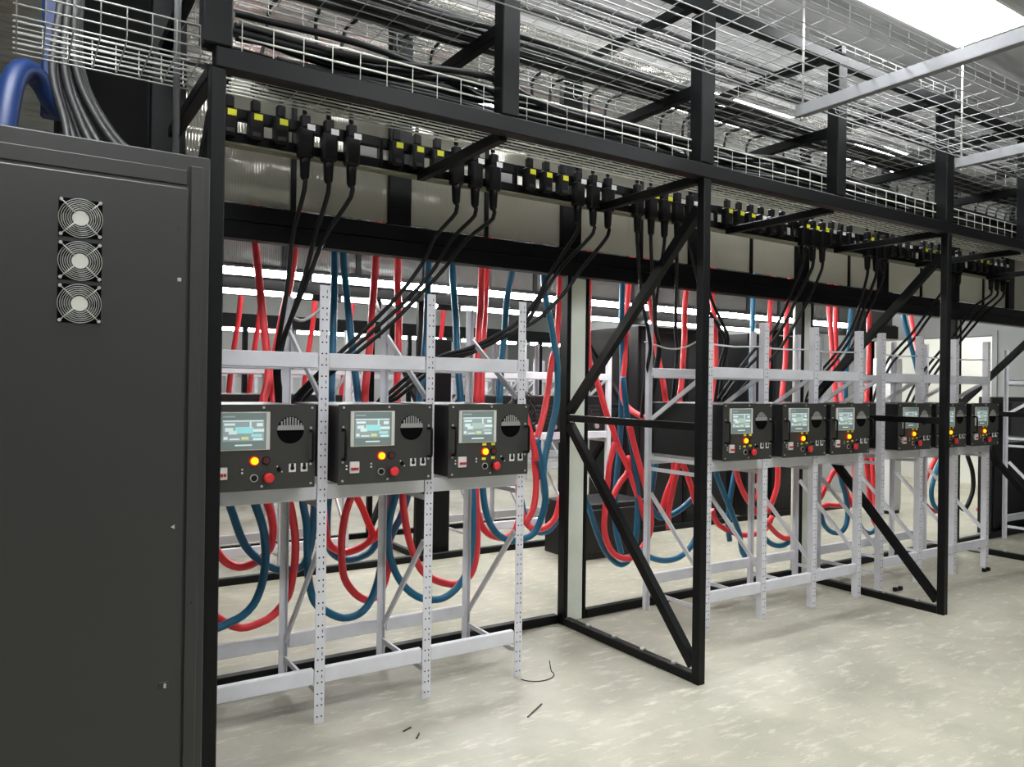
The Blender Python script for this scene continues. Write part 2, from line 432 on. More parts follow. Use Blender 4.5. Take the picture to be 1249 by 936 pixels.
# ribbed translucent panels above the thick beam, with mullions
mull = [-.5, .04, .596, 1.19, 1.79, 2.42, 2.93, 3.54, 4.14, 4.78, 5.27, 5.9, 6.45, 7.05, 7.6, 8.2, 8.85]
pm = {}
wall = struct(MB().bbox(X0, X1, .66, .675, 2.372, 2.385, .002).build('trim_2', 'frame'), 'sill strip below the ribbed panels')
for i in range(len(mull) - 1):
    a, b2 = mull[i], mull[i + 1]
    p = MB().box(a + .012, b2 - .012, .615, .621, 2.385, 3.0).build('panel', 'poly', wall)
    if i % 2 == 1 and i:
        MB().bbox(a - .012, a + .012, .6, .63, 2.372, 3.0, .002).build('mullion', 'frame', wall)

# ================================================================= WIRE TRAYS
def wire_tray(label, x0, x1, y0, y1, z, side=.1, nlong=7, step=.1, r=.0028, sides_y=(True, True), nside=3, m='wire', rc=.0022):
    t = thing('cable_tray', label, 'cable tray', (x0, y0, z), 'wire mesh cable trays')
    L = x1 - x0; Wd = y1 - y0
    lw = MB()
    for k in range(nlong):
        y = Wd * k / (nlong - 1)
        lw.tube([(0, y, 0), (L, y, 0)], r, 5)
    for s, y in ((sides_y[0], 0), (sides_y[1], Wd)):
        if s:
            for k in range(1, nside + 1):
                lw.tube([(0, y, side * k / nside), (L, y, side * k / nside)], r, 5)
    stuff(lw.build('long_wires', m, t))
    cw = MB(); n = int(L / step)
    for i in range(n + 1):
        x = i * step + .01
        if x > L: break
        pts = [(x, 0, -r), (x, Wd, -r)]
        c = .02
        if sides_y[0]: pts = [(x, -r, side), (x, -r, c), (x, c, -r)] + pts[1:]
        if sides_y[1]: pts = pts[:-1] + [(x, Wd - c, -r), (x, Wd + r, c), (x, Wd + r, side)]
        cw.tube(pts, rc, 4, cap=False)
    stuff(cw.build('cross_wires', m, t))
    return t
TA = 2.598
wire_tray('lower wire mesh tray just above the power strips', -.5, X1 - .1, -.50, -.25, TA, .17, 8, .11, .0042, rc=.0018, m='brightwire')
wire_tray('short wire mesh tray hanging over the tall cabinet', -1.165, -.61, -.52, -.2, TA, .11, 8, .075, .003)
wire_tray('middle wire mesh tray carrying dark cable bundles', X0, X1, -.44, .05, 3.066, .09, 8, .15, .0028, rc=.002)
wire_tray('top wire mesh tray close under the ceiling', X0, X1, -.45, .5, 3.525, .1, 10, .15, .0026, m='nearwire', rc=.002)
wire_tray('near wire mesh tray hung on pale channels at upper right', -.3, X1, -1.33, -.66, 3.045, .1, 9, .15, .003, m='nearwire', rc=.0018)
wire_tray('wide wire mesh tray high behind the ribbed panels', X0, X1, .85, 1.35, 3.3, .1, 7, .15, .0028, m='nearwire', rc=.002)
# pale struts with threaded rods that carry the near tray
def strut(X, label):
    t = thing('strut_channel', label, 'channel', (X, -.64, 2.985), 'pale channels hung from rods')
    c = MB(); Lc = 1.25
    c.bbox(-.022, .022, -Lc, 0, -.012, -.008, .001).bbox(-.022, -.018, -Lc, 0, -.008, .05, .001).bbox(.018, .022, -Lc, 0, -.008, .05, .001).bbox(-.018, -.01, -Lc, 0, .046, .05, .001).bbox(.01, .018, -Lc, 0, .046, .05, .001)
    c.build('channel', 'strut', t)
    for y in (-.03, -1.22):
        rd = MB().tube([(0, y, -.04), (0, y, CEIL - 2.985)], .006, 8).build('threaded_rod', 'zinc', t)
        MB().cyl((0, y, -.034), (0, 0, 1), .013, .02, 6).build('nut', 'zinc', rd)
    return t
s0 = strut(2.40, 'pale metal channel hung by rods, left of the ceiling panel')
dup(s0, (4.05, -.64, 2.985), 'pale metal channel hung by rods, at the right edge')

# ================================================================= RACKS
P = .5252
ZT = 1.932
TIERS = ((1.565, 1.633), (.985, 1.055), (.172, .2415))
hole_mesh = None
def upright_mb(front, side):
    """slotted angle, local origin at foot; front flange in XZ plane facing -y (front) or +y (rear)"""
    w, th = .0225, .003
    m = MB()
    if front:
        m.box(-w, w, 0, th, 0, ZT); m.box(w * side - th if side > 0 else -w, w * side if side > 0 else -w + th, th, .045, 0, ZT)
    else:
        w = .0175; m.box(-w, w, -th, 0, 0, ZT); m.box(w - th, w, -.032, -th, 0, ZT)
    return m
def holes_mb(front):
    m = MB(); y = -.0006 if front else .0006
    for i in range(int(ZT / .05)):
        z = .03 + i * .05
        for x, dz, hh in ((-.009, 0, .0042), (.010, 0, .0042)) + (((.010, .025, .009),) if i % 2 else ()):
            ww = .0042 if hh < .008 else .0022
            n = len(m.v)
            for k in range(6):
                a = math.pi / 3 * k
                m.v.append((x + ww * math.cos(a), y, z + dz + hh * math.sin(a)))
            m.f.append(tuple(n + k for k in range(6))); m.m.append(0); m.sm.append(False)
    return m
def make_rack(label, loc, holes=True, ns=3, flip=False, group='white slotted-angle racks', rods=True):
    r = thing('storage_rack', label, 'rack', loc, group)
    D = .56
    fm = upright_mb(True, 1 if not flip else -1); 
    me_f = me_r = hm = None
    for k in range(ns + 1):
        for front in (True, False):
            if front:
                if me_f is None:
                    o = fm.build('upright', 'rack', r); me_f = o.data
                else:
                    o = bpy.data.objects.new('upright', me_f); COL.objects.link(o); o.parent = r
                o.location = (k * P, 0, 0)
                if holes:
                    if hm is None:
                        h = holes_mb(True).build('punched_holes', 'hole', o); hm = h.data
                    else:
                        h = bpy.data.objects.new('punched_holes', hm); COL.objects.link(h); h.parent = o
                    stuff(h)
            else:
                if me_r is None:
                    o = upright_mb(False, 1).build('upright', 'rack', r); me_r = o.data
                else:
                    o = bpy.data.objects.new('upright', me_r); COL.objects.link(o); o.parent = r
                o.location = (k * P, D, 0)
    bm = {}
    for k in range(ns):
        for ti, (za, zb) in enumerate(TIERS):
            for rear in (0, 1):
                key = (ti, rear)
                if key not in bm:
                    ya, yb = (.004, .034) if not rear else (D - .034, D - .004)
                    o = MB().bbox(.0235, P - .0235, ya, yb, za, zb, .004).build('beam', 'rack', r); bm[key] = o.data
                else:
                    o = bpy.data.objects.new('beam', bm[key]); COL.objects.link(o); o.parent = r
                o.location = (k * P, 0, 0)
    cache = {}
    for k in range(ns + 1):
        segs = [('tie', (0, .046, .13), (0, D - .046, .13), .012), ('tie', (0, .046, .955), (0, D - .046, .955), .012), ('tie', (0, .046, 1.6), (0, D - .046, 1.6), .018)]
        if not flip:
            segs += [('diagonal', (0, .05, .74), (0, D - .05, .22), .014), ('diagonal', (0, D - .05, 1.75), (0, .05, 1.44), .014)]
        else:
            segs += [('diagonal', (0, D - .05, .79), (0, .05, .33), .014), ('diagonal', (0, .05, 1.58), (0, D - .05, 1.29), .014), ('tie', (0, .046, 1.03), (0, D - .046, 1.03), .012)]
        for si, (nm, a, b2, hw) in enumerate(segs):
            if si not in cache:
                o = MB().bar(a, b2, .012, hw * 2).build(nm, 'rack', r); cache[si] = o.data
            else:
                o = bpy.data.objects.new(nm, cache[si]); COL.objects.link(o); o.parent = r
            o.location = (k * P + (.0 if k else .0), 0, 0)
    if flip and rods:
        for k in range(ns):
            MB().tube([(k * P + .02, .03, 1.775 - .004 * k), (k * P + P * .5, .04, 1.768 + .002 * k), ((k + 1) * P - .02, .03, 1.778)], .006, 6).build('rod', 'rack', r)
    return r
XA, XB = 2.4462, 4.306
rk1 = make_rack('white slotted rack with three control boxes, nearest the tall cabinet', (-P, 0, 0))
for o_ in rk1.children:
    if o_.name.startswith('upright') and abs(o_.location.x) < .01: o_.location.x = -.022
rk2 = make_rack('white slotted rack with three control boxes, between the two free-standing cross frames', (XA, 0, 0), flip=True)
dup(rk2, (XB, 0, 0), 'white slotted rack with three control boxes, furthest right')
rk4 = dup(rk2, (7.40, 0, 0), 'white slotted rack at the right edge of the picture')

# ================================================================= CONTROL BOXES
BW, BH, BY = .455, .352, -.09
def make_box(label, loc, tags):
    r = thing('control_box', label, 'control box', loc, 'control boxes on the racks')
    hw = BW / 2
    def S_(s): return -hw + s * BW
    def T_(t): return BH * (1 - t)
    MB().bbox(-hw + .008, hw - .008, .004, .66, .004, BH - .006, .004).build('case', 'boxbody', r)
    fp = MB().bbox(-hw, hw, 0, .004, 0, BH, .0015).build('front_panel', 'boxface', r)
    # screws
    sm = None
    for (s, t) in ((.05, .04), (.52, .035), (.965, .04), (.045, .95), (.51, .955), (.96, .95)):
        if sm is None:
            o = MB().cyl((0, 0, 0), (0, -1, 0), .0052, .003, 10).build('screw', 'zinc', fp); sm = o.data
        else:
            o = bpy.data.objects.new('screw', sm); COL.objects.link(o); o.parent = fp
        o.location = (S_(s), 0, T_(t))
    # screen
    sx0, sx1, sz0, sz1 = S_(.115), S_(.575), T_(.53), T_(.085)
    b = MB(); b.bbox(sx0, sx1, -.008, 0, sz0, sz1, .002, 0)
    scr = b.build('touch_screen', 'bezel', r)
    g0, g1 = sx0 + .016, sx1 - .016; h0_, h1_ = sz0 + .004, sz1 - .004
    d = MB(); d.box(g0, g1, -.0088, -.008, h0_, h1_, 0)
    def R(a, b2, c, e, mi, l=1):
        d.box(g0 + (g1 - g0) * a, g0 + (g1 - g0) * b2, -.0088 - .0003 * l, -.0088, h0_ + (h1_ - h0_) * c, h0_ + (h1_ - h0_) * e, mi)
    R(.03, .95, .23, .80, 3)
    R(.03, .93, .765, .80, 1, 2)
    for (a, b2, c, e, mi) in ((.08, .26, .50, .60, 1), (.16, .34, .42, .52, 1), (.30, .70, .44, .62, 2), (.66, .90, .34, .42, 2), (.70, .95, .48, .56, 1), (.05, .14, .28, .36, 1), (.18, .40, .27, .31, 1), (.44, .60, .27, .35, 4), (.62, .66, .60, .76, 1), (.78, .92, .63, .72, 1), (.06, .30, .66, .72, 1), (.36, .52, .66, .72, 3), (.70, .92, .25, .31, 1)):
        R(a, b2, c, e, mi, 2)
    R(.30, .68, .10, .14, 1, 1)
    R(.03, .30, .88, .92, 3, 1)
    d.build('display', ['screenglass', 'screenlite', 'screenteal' if tags else 'screencyan', 'screendim', 'screengreen'], scr)
    # fan opening: dark recess, grey half cover with slots
    cx, cz, fr = S_(.765), T_(.305), .057
    f = MB(); f.cyl((cx, -.0012, cz), (0, 1, 0), fr, .0008, 32)
    fo = f.build('fan_opening', 'void', r)
    hc = MB(); n = len(hc.v); N = 16
    top = [(cx + fr * .98 * math.cos(math.pi * k / N), cz + fr * .98 * math.sin(math.pi * k / N)) for k in range(N + 1)]
    # lower flat band of the cover, then teeth
    for i in range(9):
        xa = cx - fr * .92 + i * fr * 1.84 / 9; xb = xa + fr * 1.84 / 9 * .52
        xm = max(abs(xa - cx), abs(xb - cx)); zt = cz + math.sqrt(max(0, (fr * .97) ** 2 - xm * xm))
        if zt > cz + fr * .36: hc.box(xa, xb, -.004, -.0012, cz + fr * .33, zt)
    ring = [(cx + fr * .98 * math.cos(a), cz + fr * .98 * math.sin(a)) for a in [math.asin(.36) * k / 3 for k in range(4)]]
    ring += [(cx - (x - cx), z) for x, z in reversed(ring)]
    n = len(hc.v)
    for yy in (-.004, -.0012):
        hc.v += [(x, yy, z) for x, z in ring]
    K = len(ring)
    hc.f.append(tuple(range(n, n + K))); hc.m.append(0); hc.sm.append(False)
    for k in range(K):
        k2 = (k + 1) % K
        hc.f.append((n + k, n + k2, n + K + k2, n + K + k)); hc.m.append(0); hc.sm.append(False)
    hc.build('slotted_cover', 'fanblade', fo)
    # handles
    for s in (.045, .955):
        hx = S_(s); z0, z1 = T_(.70), T_(.30)
        h = MB(); h.tube(spline([(hx, 0, z1 - .006), (hx, -.026, z1 - .006), (hx, -.036, z1 - .016), (hx, -.036, (z0 + z1) / 2), (hx, -.036, z0 + .016), (hx, -.026, z0 + .006), (hx, 0, z0 + .006)], .01), .0065, 8)
        ho = h.build('handle', 'blackplastic', r)
        for zz in (z0 - .006, z1 + .006):
            MB().cyl((hx, 0, zz), (0, -1, 0), .0055, .004, 8).build('handle_screw', 'zinc', ho)
    # lamps and buttons
    lx, lz = S_(.44), T_(.655)
    lr = MB(); lr.cyl((lx, 0, lz), (0, -1, 0), .019, .006, 20); lo = lr.build('indicator_lamp', 'lampring', r)
    MB().tube([(lx, -.006, lz), (lx, -.013, lz), (lx, -.018, lz), (lx, -.02, lz)], [.0145, .0145, .010, .003], 18).build('amber_lens', 'amber', lo)
    dx = S_(.545)
    db = MB(); db.cyl((dx, 0, lz), (0, -1, 0), .017, .007, 20); bo = db.build('push_button', 'blackplastic', r)
    MB().cyl((dx, -.007, lz), (0, -1, 0), .0125, .004, 18).build('button_cap', 'darkred', bo)
    ex, ez = S_(.56), T_(.855)
    e = MB(); e.cyl((ex, 0, ez), (0, -1, 0), .016, .018, 18); eo = e.build('emergency_stop', 'blackplastic', r)
    MB().tube([(ex, -.016, ez), (ex, -.02, ez), (ex, -.03, ez), (ex, -.034, ez)], [.015, .021, .0205, .012], 20).build('mushroom_cap', 'estop', eo)
    kx = S_(.44)
    k_ = MB(); k_.cyl((kx, 0, ez), (0, -1, 0), .016, .006, 20); ko = k_.build('key_switch', 'zinc', r)
    kk = MB(); kk.cyl((kx, -.006, ez), (0, -1, 0), .0125, .001, 18); kk.box(kx - .002, kx + .002, -.012, -.007, ez - .008, ez + .008); kk.build('key_slot', 'blackplastic', ko)
    bx, bz = S_(.158), T_(.785)
    br = MB(); br.bbox(bx - .022, bx + .022, -.012, 0, bz - .025, bz + .025, .002); bro = br.build('circuit_breaker', 'breaker', r)
    lv = MB()
    for i in (-1, 0, 1): lv.bbox(bx + i * .012 - .0045, bx + i * .012 + .0045, -.02, -.012, bz - .012, bz + .0, .001)
    lv.build('breaker_lever', 'breakered', bro)
    dots = [(.085, .765), (.085, .805), (.337, .75), (.337, .79)]
    for s, t in dots:
        MB().cyl((S_(s), 0, T_(t)), (0, -1, 0), .0042, .002, 8).build('marker_dot', 'white', r)
    tx, tz = S_(.665), T_(.765)
    tg = MB(); tg.cyl((tx, 0, tz), (0, -1, 0), .009, .006, 14); tg.box(tx - .003, tx + .003, -.016, -.006, tz - .008, tz + .008); to = tg.build('toggle_switch', 'blackplastic', r)
    for (ddx, ddz) in ((-.008, .012), (.012, -.011)):
        MB().cyl((tx + ddx, 0, tz + ddz), (0, -1, 0), .003, .002, 8).build('marker_dot', 'white', to)
    for s in (.785, .895):
        x = S_(s); z = T_(.755)
        so = MB(); so.bbox(x - .015, x + .015, -.004, 0, z - .018, z + .018, .002); o = so.build('socket', 'breaker', r)
        MB().cyl((x, -.004, z - .001), (0, -1, 0), .009, .0012, 14).box(x - .006, x + .006, -.0052, -.004, z + .004, z + .018).build('socket_port', 'blackplastic', o)
    if tags:
        for s, t in ((.435, .555), (.545, .555), (.43, .755), (.545, .745)):
            MB().box(S_(s) - .011, S_(s) + .011, -.001, 0, T_(t) - .006, T_(t) + .006).build('yellow_sticker', 'yellow', r)
    return r
BZ = 1.0565
def slot(x): return x + P / 2
plain = make_box('dark control box with cyan touchscreen, first on left, partly behind a black post', (slot(-P) - .03, BY, BZ), False)
dup(plain, (slot(0) + .002, BY, BZ), 'dark control box with cyan touchscreen, second on the left rack')
tagged = make_box('dark control box with yellow stickers, third on the left rack', (slot(P) + .018, BY, BZ), True)
nm = ['first box of the middle rack', 'second box of the middle rack', 'third box of the middle rack', 'first box of the right rack', 'second box of the right rack, behind a black post', 'third box of the right rack']
cen = [XA + P / 2 - .018, XA + 1.5 * P + .018, XA + 2.5 * P + .0, XB + .5 * P + .008, XB + 1.5 * P + .01, XB + 2.5 * P + .016]
for i in range(6):
    dup(tagged, (cen[i], BY, BZ), 'dark control box with yellow stickers, ' + nm[i])
dup(tagged, (7.40 + P / 2, BY, BZ), 'dark control box at the far right edge, side turned to view')

# ================================================================= TALL CABINET (left)
cab = thing('server_cabinet', 'tall charcoal metal cabinet with three fan grilles, at the left edge', 'cabinet', (-1.05, -.62, 0))
ox, oy = -1.05, -.62
def cx_(x): return x - ox
c = MB(); c.bbox(cx_(-1.47), cx_(-.612), 0, .95, 0, 2.236, .004); c.build('body', 'cab', cab)
dr = MB(); dr.bbox(cx_(-1.42), cx_(-.683), -.016, -.002, .03, 2.124, .004); door = dr.build('door', 'cab', cab)
MB().bbox(cx_(-1.42), cx_(-.683), -.006, -.001, 2.136, 2.184, .002).build('header_panel', 'cab', cab)
MB().bbox(cx_(-.675), cx_(-.636), -.012, -.001, .02, 2.2, .003).build('edge_strip', 'cab', cab)
for i, z in enumerate((1.986, 1.857, 1.729)):
    fx = cx_(-.985)
    f = MB(); f.bbox(fx - .058, fx + .058, -.0185, -.0155, z - .058, z + .058, .001); fan = f.build('fan', 'void', cab)
    bl = MB()
    for k in range(7):
        a = 2 * math.pi * k / 7
        p = [(fx + .018 * math.cos(a), -.019, z + .018 * math.sin(a)), (fx + .05 * math.cos(a + .5), -.019, z + .05 * math.sin(a + .5))]
        bl.bar(p[0], p[1], .002, .02, up=(-math.sin(a + .3), 0, math.cos(a + .3)))
    bl.build('fan_blades', 'cab_dark', fan)
    MB().cyl((fx, -.0185, z), (0, -1, 0), .0225, .004, 24).build('fan_hub', 'bezel', fan)
    g = MB()
    for rr in (.028, .034, .04, .046, .052, .058):
        g.tube([(fx + rr * math.cos(2 * math.pi * k / 28), -.024, z + rr * math.sin(2 * math.pi * k / 28)) for k in range(29)], .0012, 5, cap=False)
    for k in range(4):
        a = math.pi / 4 + k * math.pi / 2
        g.tube([(fx + .02 * math.cos(a), -.026, z + .02 * math.sin(a)), (fx + .075 * math.cos(a), -.026, z + .075 * math.sin(a))], .0018, 6)
    stuff(g.build('wire_guard', 'wire', fan))
    for k in range(4):
        a = math.pi / 4 + k * math.pi / 2
        MB().cyl((fx + .073 * math.cos(a), -.0185, z + .073 * math.sin(a)), (0, -1, 0), .005, .010, 10).build('screw', 'zinc', fan)
MB().cyl((cx_(-.707), -.016, 1.99), (0, -1, 0), .006, .003, 10).build('lock_hole', 'cab_dark', cab)
MB().bbox(cx_(-.712), cx_(-.70), -.02, -.016, 1.82, 1.832, .002).build('latch', 'zinc', cab)
MB().cyl((cx_(-.713), -.016, 1.032), (0, -1, 0), .0075, .004, 3).build('lock_tab', 'zinc', cab)
lt = MB().bbox(cx_(-.752), cx_(-.72), -.019, -.016, .515, .54, .002).build('latch', 'cab_dark', cab)
MB().bbox(cx_(-.735), cx_(-.727), -.021, -.019, .52, .535, .001).build('latch_bolt', 'zinc', lt)
MB().cyl((cx_(-.655), -.012, .78), (0, -1, 0), .003, .002, 8).build('rivet', 'blackplastic', cab)

# conduit pipe, blue ducting and thick cables above the cabinet
tag(MB().tube([(-.668, -.3, 2.237), (-.668, -.3, CEIL)], .012, 12).build('conduit_pipe', 'strut'), 'slim grey vertical pipe rising from the tall cabinet', 'pipe')
tag(MB().tube(spline([(-1.20, .1, 2.237), (-1.19, .12, 2.42), (-1.165, .18, 2.62), (-1.125, .24, 2.70), (-1.07, .30, 2.68), (-1.03, .33, 2.62), (-1.0, .36, 2.60)]), .042, 16).build('blue_hose', 'blue'), 'fat blue hose arching onto the cabinet top', 'hose')
tag(MB().bbox(-1.07, -.98, .36, .45, 2.58, CEIL, .01).build('blue_duct', 'blue'), 'square blue duct dropping from the ceiling', 'duct')
tag(MB().bbox(-1.0, -.62, .72, 1.02, 2.05, CEIL - .3, .01).build('dark_duct', 'matte'), 'dark square duct behind the cabinet cables', 'duct')
for i in range(9):
    t0 = i / 8
    xa = -1.02 + .07 * t0; xb = -.98 + .27 * t0
    yy = .02 + .03 * (i % 3)
    pts = [(xa + .03, yy + .10, 3.25), (xa, yy + .08, 2.9), (xa - .02 + .04 * t0, yy + .05, 2.66), (xa + .02 + .10 * t0, yy, 2.46 - .02 * (i % 2)), (xb, yy - .06, 2.33), (xb + .06, yy - .12, 2.237)]
    tag(MB().tube(spline(pts), .014, 8).build('power_cable', 'greycable'), 'thick dark grey cable dropping into the tall cabinet top, %s from the left' % ORD[i], 'cable', 'cables into the tall cabinet')
tag(MB().tube(spline([(-1.03, .1, 2.237), (-1.02, .1, 2.4), (-.985, .12, 2.47), (-.975, .14, 2.55), (-1.0, .2, 2.68)]), .008, 8).build('thin_cable', 'rubber'), 'thin black cable looping beside the blue duct', 'cable')

# ================================================================= POWER STRIPS, PLUGS AND CORDS
PY = .3
GR = []
g0x = -.355
for g in range(9):
    GR.append(g0x + g * .8125)
strip_names = ['beside the tall cabinet', 'above the left rack', 'left of the free-standing frame', 'behind the free-standing frame', 'above the middle rack', 'right of the middle rack', 'left of the right frame', 'above the right rack', 'at the right edge']
def make_pstrip(x, label):
    r = thing('power_strip', label, 'power strip', (x, PY, 2.57), 'power strips under the tray')
    MB().bbox(-.06, .735, .012, .052, .122, .172, .003).build('rail', 'frame', r)
    lr = MB().bbox(-.06, .735, .012, .052, .012, .062, .003).build('rail', 'frame', r)
    MB().bbox(-.068, .744, -.005, .06, 0, .011, .002).build('bottom_lip', 'olive', r)
    for xx in (-.062, .737): MB().bbox(xx - .004, xx + .004, .01, .056, .012, .17, .002).build('end_plate', 'frame', r)
    MB().bbox(.63, .725, .02, .03, .056, .115, .002).build('rating_plate', 'plate', r)
    return r
ps0 = make_pstrip(GR[0], 'black power strip, leftmost, beside the tall cabinet')
for g in range(1, 9):
    dup(ps0, (GR[g], PY, 2.57), 'black power strip, ' + strip_names[g])
def plug_up(r, taglabel):
    b = MB()
    b.bbox(-.034, .034, -.045, .008, .03, .155, .008)
    b.bbox(-.02, .02, -.035, .0, .155, .21, .006)
    b.build('plug', 'blackplastic', r)
    MB().bbox(-.012, .026, -.0475, -.0455, .116, .144, .0005).build('tag', taglabel, r)
    MB().bbox(-.018, .018, -.049, -.045, .042, .06, .001).build('latch', 'cab_dark', r)
def cord_up(r, j):
    sx = random.uniform(-.02, .02)
    pts = [(0, -.015, .2), (sx * .5, -.018, .255), (sx, -.06, .30), (sx, -.2, .27 + .01 * (j % 3)), (sx * 2, -.36, .2), (sx * 2 + .03, -.5, .115), (sx * 2 + .12, -.6, .075 + .012 * j), (sx * 2 + .3, -.63, .07 + .012 * j)]
    MB().tube(spline(pts), .0115, 6).build('cord', 'rubber', r)
# traced hanging cords: list of pixel paths per power strip
CORDS = {
 (0, 1): [[(363, 214), (362, 240), (357, 290), (351, 345), (344, 392), (338, 425), (336, 455), (338, 492)],
     [(393, 216), (390, 240), (384, 290), (372, 335), (357, 382), (343, 420), (338, 455), (341, 492)],
     [(421, 220), (413, 245), (396, 290), (378, 335), (360, 377), (346, 415), (340, 455), (344, 492)]],
 (1, 1): [[(547, 240), (542, 262), (532, 288), (515, 322), (488, 358), (458, 390), (424, 422), (388, 456), (356, 490)],
     [(570, 243), (563, 265), (553, 290), (528, 330), (500, 362), (466, 394), (430, 426), (392, 458), (362, 491)],
     [(594, 246), (586, 268), (570, 292), (540, 330), (508, 364), (474, 398), (436, 430), (396, 462), (368, 492)]],
 (2, 1): [[(694, 275), (686, 300), (672, 332), (655, 365), (636, 390), (608, 408), (575, 424), (540, 434), (508, 452), (474, 480), (460, 492)],
     [(713, 268), (703, 295), (686, 325), (662, 360), (640, 396), (612, 411), (578, 428), (543, 437), (512, 456), (478, 484), (466, 493)],
     [(731, 268), (725, 295), (708, 330), (686, 360), (658, 388), (634, 402), (605, 416), (574, 431), (545, 441), (516, 460), (484, 486), (472, 494)]],
 (3, 0): [[(776, 280), (775, 320), (783, 365), (790, 400), (793, 425), (789, 452), (784, 492)],
     [(793, 285), (793, 320), (797, 360), (799, 400), (803, 422), (799, 450), (790, 492)],
     [(808, 288), (805, 325), (801, 365), (800, 400), (805, 425), (802, 450), (795, 492)]],
 (3, 1): [[(823, 292), (822, 340), (824, 400), (826, 430), (820, 492)],
     [(838, 296), (842, 330), (858, 366), (876, 398), (885, 418), (878, 446), (872, 492)],
     [(852, 300), (854, 328), (866, 360), (880, 392), (888, 414), (882, 446), (877, 492)]],
 (5, 0): [[(979, 318), (976, 332), (967, 352), (956, 380), (944, 402), (926, 420), (905, 446), (884, 475), (874, 492)],
     [(988, 322), (984, 340), (972, 364), (960, 390), (946, 412), (930, 430), (908, 452), (888, 478), (880, 492)],
     [(1001, 314), (996, 338), (986, 366), (966, 402), (948, 430), (930, 447), (912, 466), (892, 492)]],
 (6, 0): [[(1058, 325), (1055, 350), (1045, 385), (1033, 411), (1014, 438), (1000, 455), (980, 492)],
     [(1068, 325), (1063, 345), (1051, 382), (1038, 412), (1019, 440), (1004, 458), (986, 492)],
     [(1078, 326), (1072, 346), (1058, 382), (1044, 414), (1026, 442), (1010, 462), (994, 492)]],
 (7, 1): [[(1150, 340), (1141, 360), (1126, 388), (1112, 407), (1096, 424), (1080, 445), (1064, 492)],
     [(1156, 342), (1146, 364), (1130, 392), (1116, 412), (1100, 430), (1084, 450), (1070, 492)]],
 (8, 1): [[(1203, 345), (1199, 358), (1188, 374), (1176, 391), (1161, 412), (1142, 434), (1120, 462), (1105, 492)],
     [(1211, 346), (1206, 362), (1194, 380), (1180, 398), (1164, 417), (1146, 438), (1126, 466), (1112, 492)],
     [(1218, 348), (1212, 368), (1199, 385), (1184, 402), (1168, 421), (1150, 442), (1132, 470), (1120, 492)]],
}
pos_words = ['first', 'second', 'third']
for g in range(9):
    for k in range(6):
        j = k % 3; trio = k // 3
        x = GR[g] + k * .115
        tg_ = 'yellow' if trio == 0 else 'white'
        loc = Vector((x, PY, 2.57))
        r = thing('power_lead', '%s-tagged black plug and lead, %s on the power strip %s' % (tg_, pos_words[j], strip_names[g]), 'power lead', loc, 'leads with %s tags' % tg_)
        paths = CORDS.get((g, trio))
        if not paths:
            plug_up(r, tg_); cord_up(r, j); continue
        b = MB()
        b.bbox(-.036, .036, -.052, .008, -.012, .128, .01)
        b.bbox(-.022, .022, -.038, .004, .128, .19, .005)
        b.build('plug', 'blackplastic', r)
        MB().tube([(0, -.022, -.01), (0, -.022, -.04), (0, -.022, -.1), (0, -.022, -.115)], [.026, .024, .021, .013], 10).build('boot', 'blackplastic', r)
        MB().bbox(.0, .038, -.0545, -.0525, .115, .143, .0005).build('tag', tg_, r)
        cord_up(r, j)
        if j < len(paths):
            path = paths[j]; n = len(path)
            pts = [loc + Vector((0, -.022, -.1)), loc + Vector((0, -.022, -.16))]
            for q, (u, v) in list(enumerate(path))[2:]:
                w_ = at(u, v, PY - .02 + q / (n - 1) * .34)
                if w_.z < pts[-1].z - .03: pts.append(w_)
            e = pts[-1]
            pts.append(Vector((e.x - .01, e.y, e.z - .1)))
            MB().tube([p - loc for p in spline(pts, .05)], .0115, 8).build('cord', 'rubber', r)
# cables lying in the trays
def tray_cables(n, y0, y1, z, rad, label, group, m='rubber', x0=-.45, x1=8.6, wob=.02, zw=.012):
    for i in range(n):
        y = y0 + (y1 - y0) * (i + .5) / n
        pts = []
        x = x0 + random.uniform(0, .2)
        lay = (i % 2) * rad * 1.7
        while x < x1:
            pts.append((x, y + random.uniform(-wob, wob), z + rad + lay + random.uniform(0, zw)))
            x += random.uniform(.35, .6)
        tag(MB().tube(spline(pts, .12), rad, 6).build('tray_cable', m), label + ', %s from the front' % ORD[i], 'cable', group)
tray_cables(8, -.47, -.23, TA + .004, .012, 'black cable low in the lower wire tray', 'low cables in the lower tray')
tray_cables(7, -.46, -.24, TA + .045, .012, 'black cable heaped in the middle of the lower wire tray', 'heaped cables in the lower tray', wob=.03)
tray_cables(5, -.44, -.25, TA + .085, .011, 'black cable on top of the heap in the lower wire tray', 'top cables in the lower tray', wob=.04)
tray_cables(9, -.45, -.27, TA + .125, .013, 'black cable of the loose high bundle in the lower wire tray', 'high cables in the lower tray', wob=.05, zw=.09, x0=-.62)
tray_cables(10, -.38, -.12, 3.07, .013, 'dark cable of the bundle in the middle wire tray', 'cables in the middle tray', 'greycable')
tray_cables(4, -.1, .3, 3.53, .012, 'dark cable lying in the top wire tray', 'cables in the top tray', 'greycable')
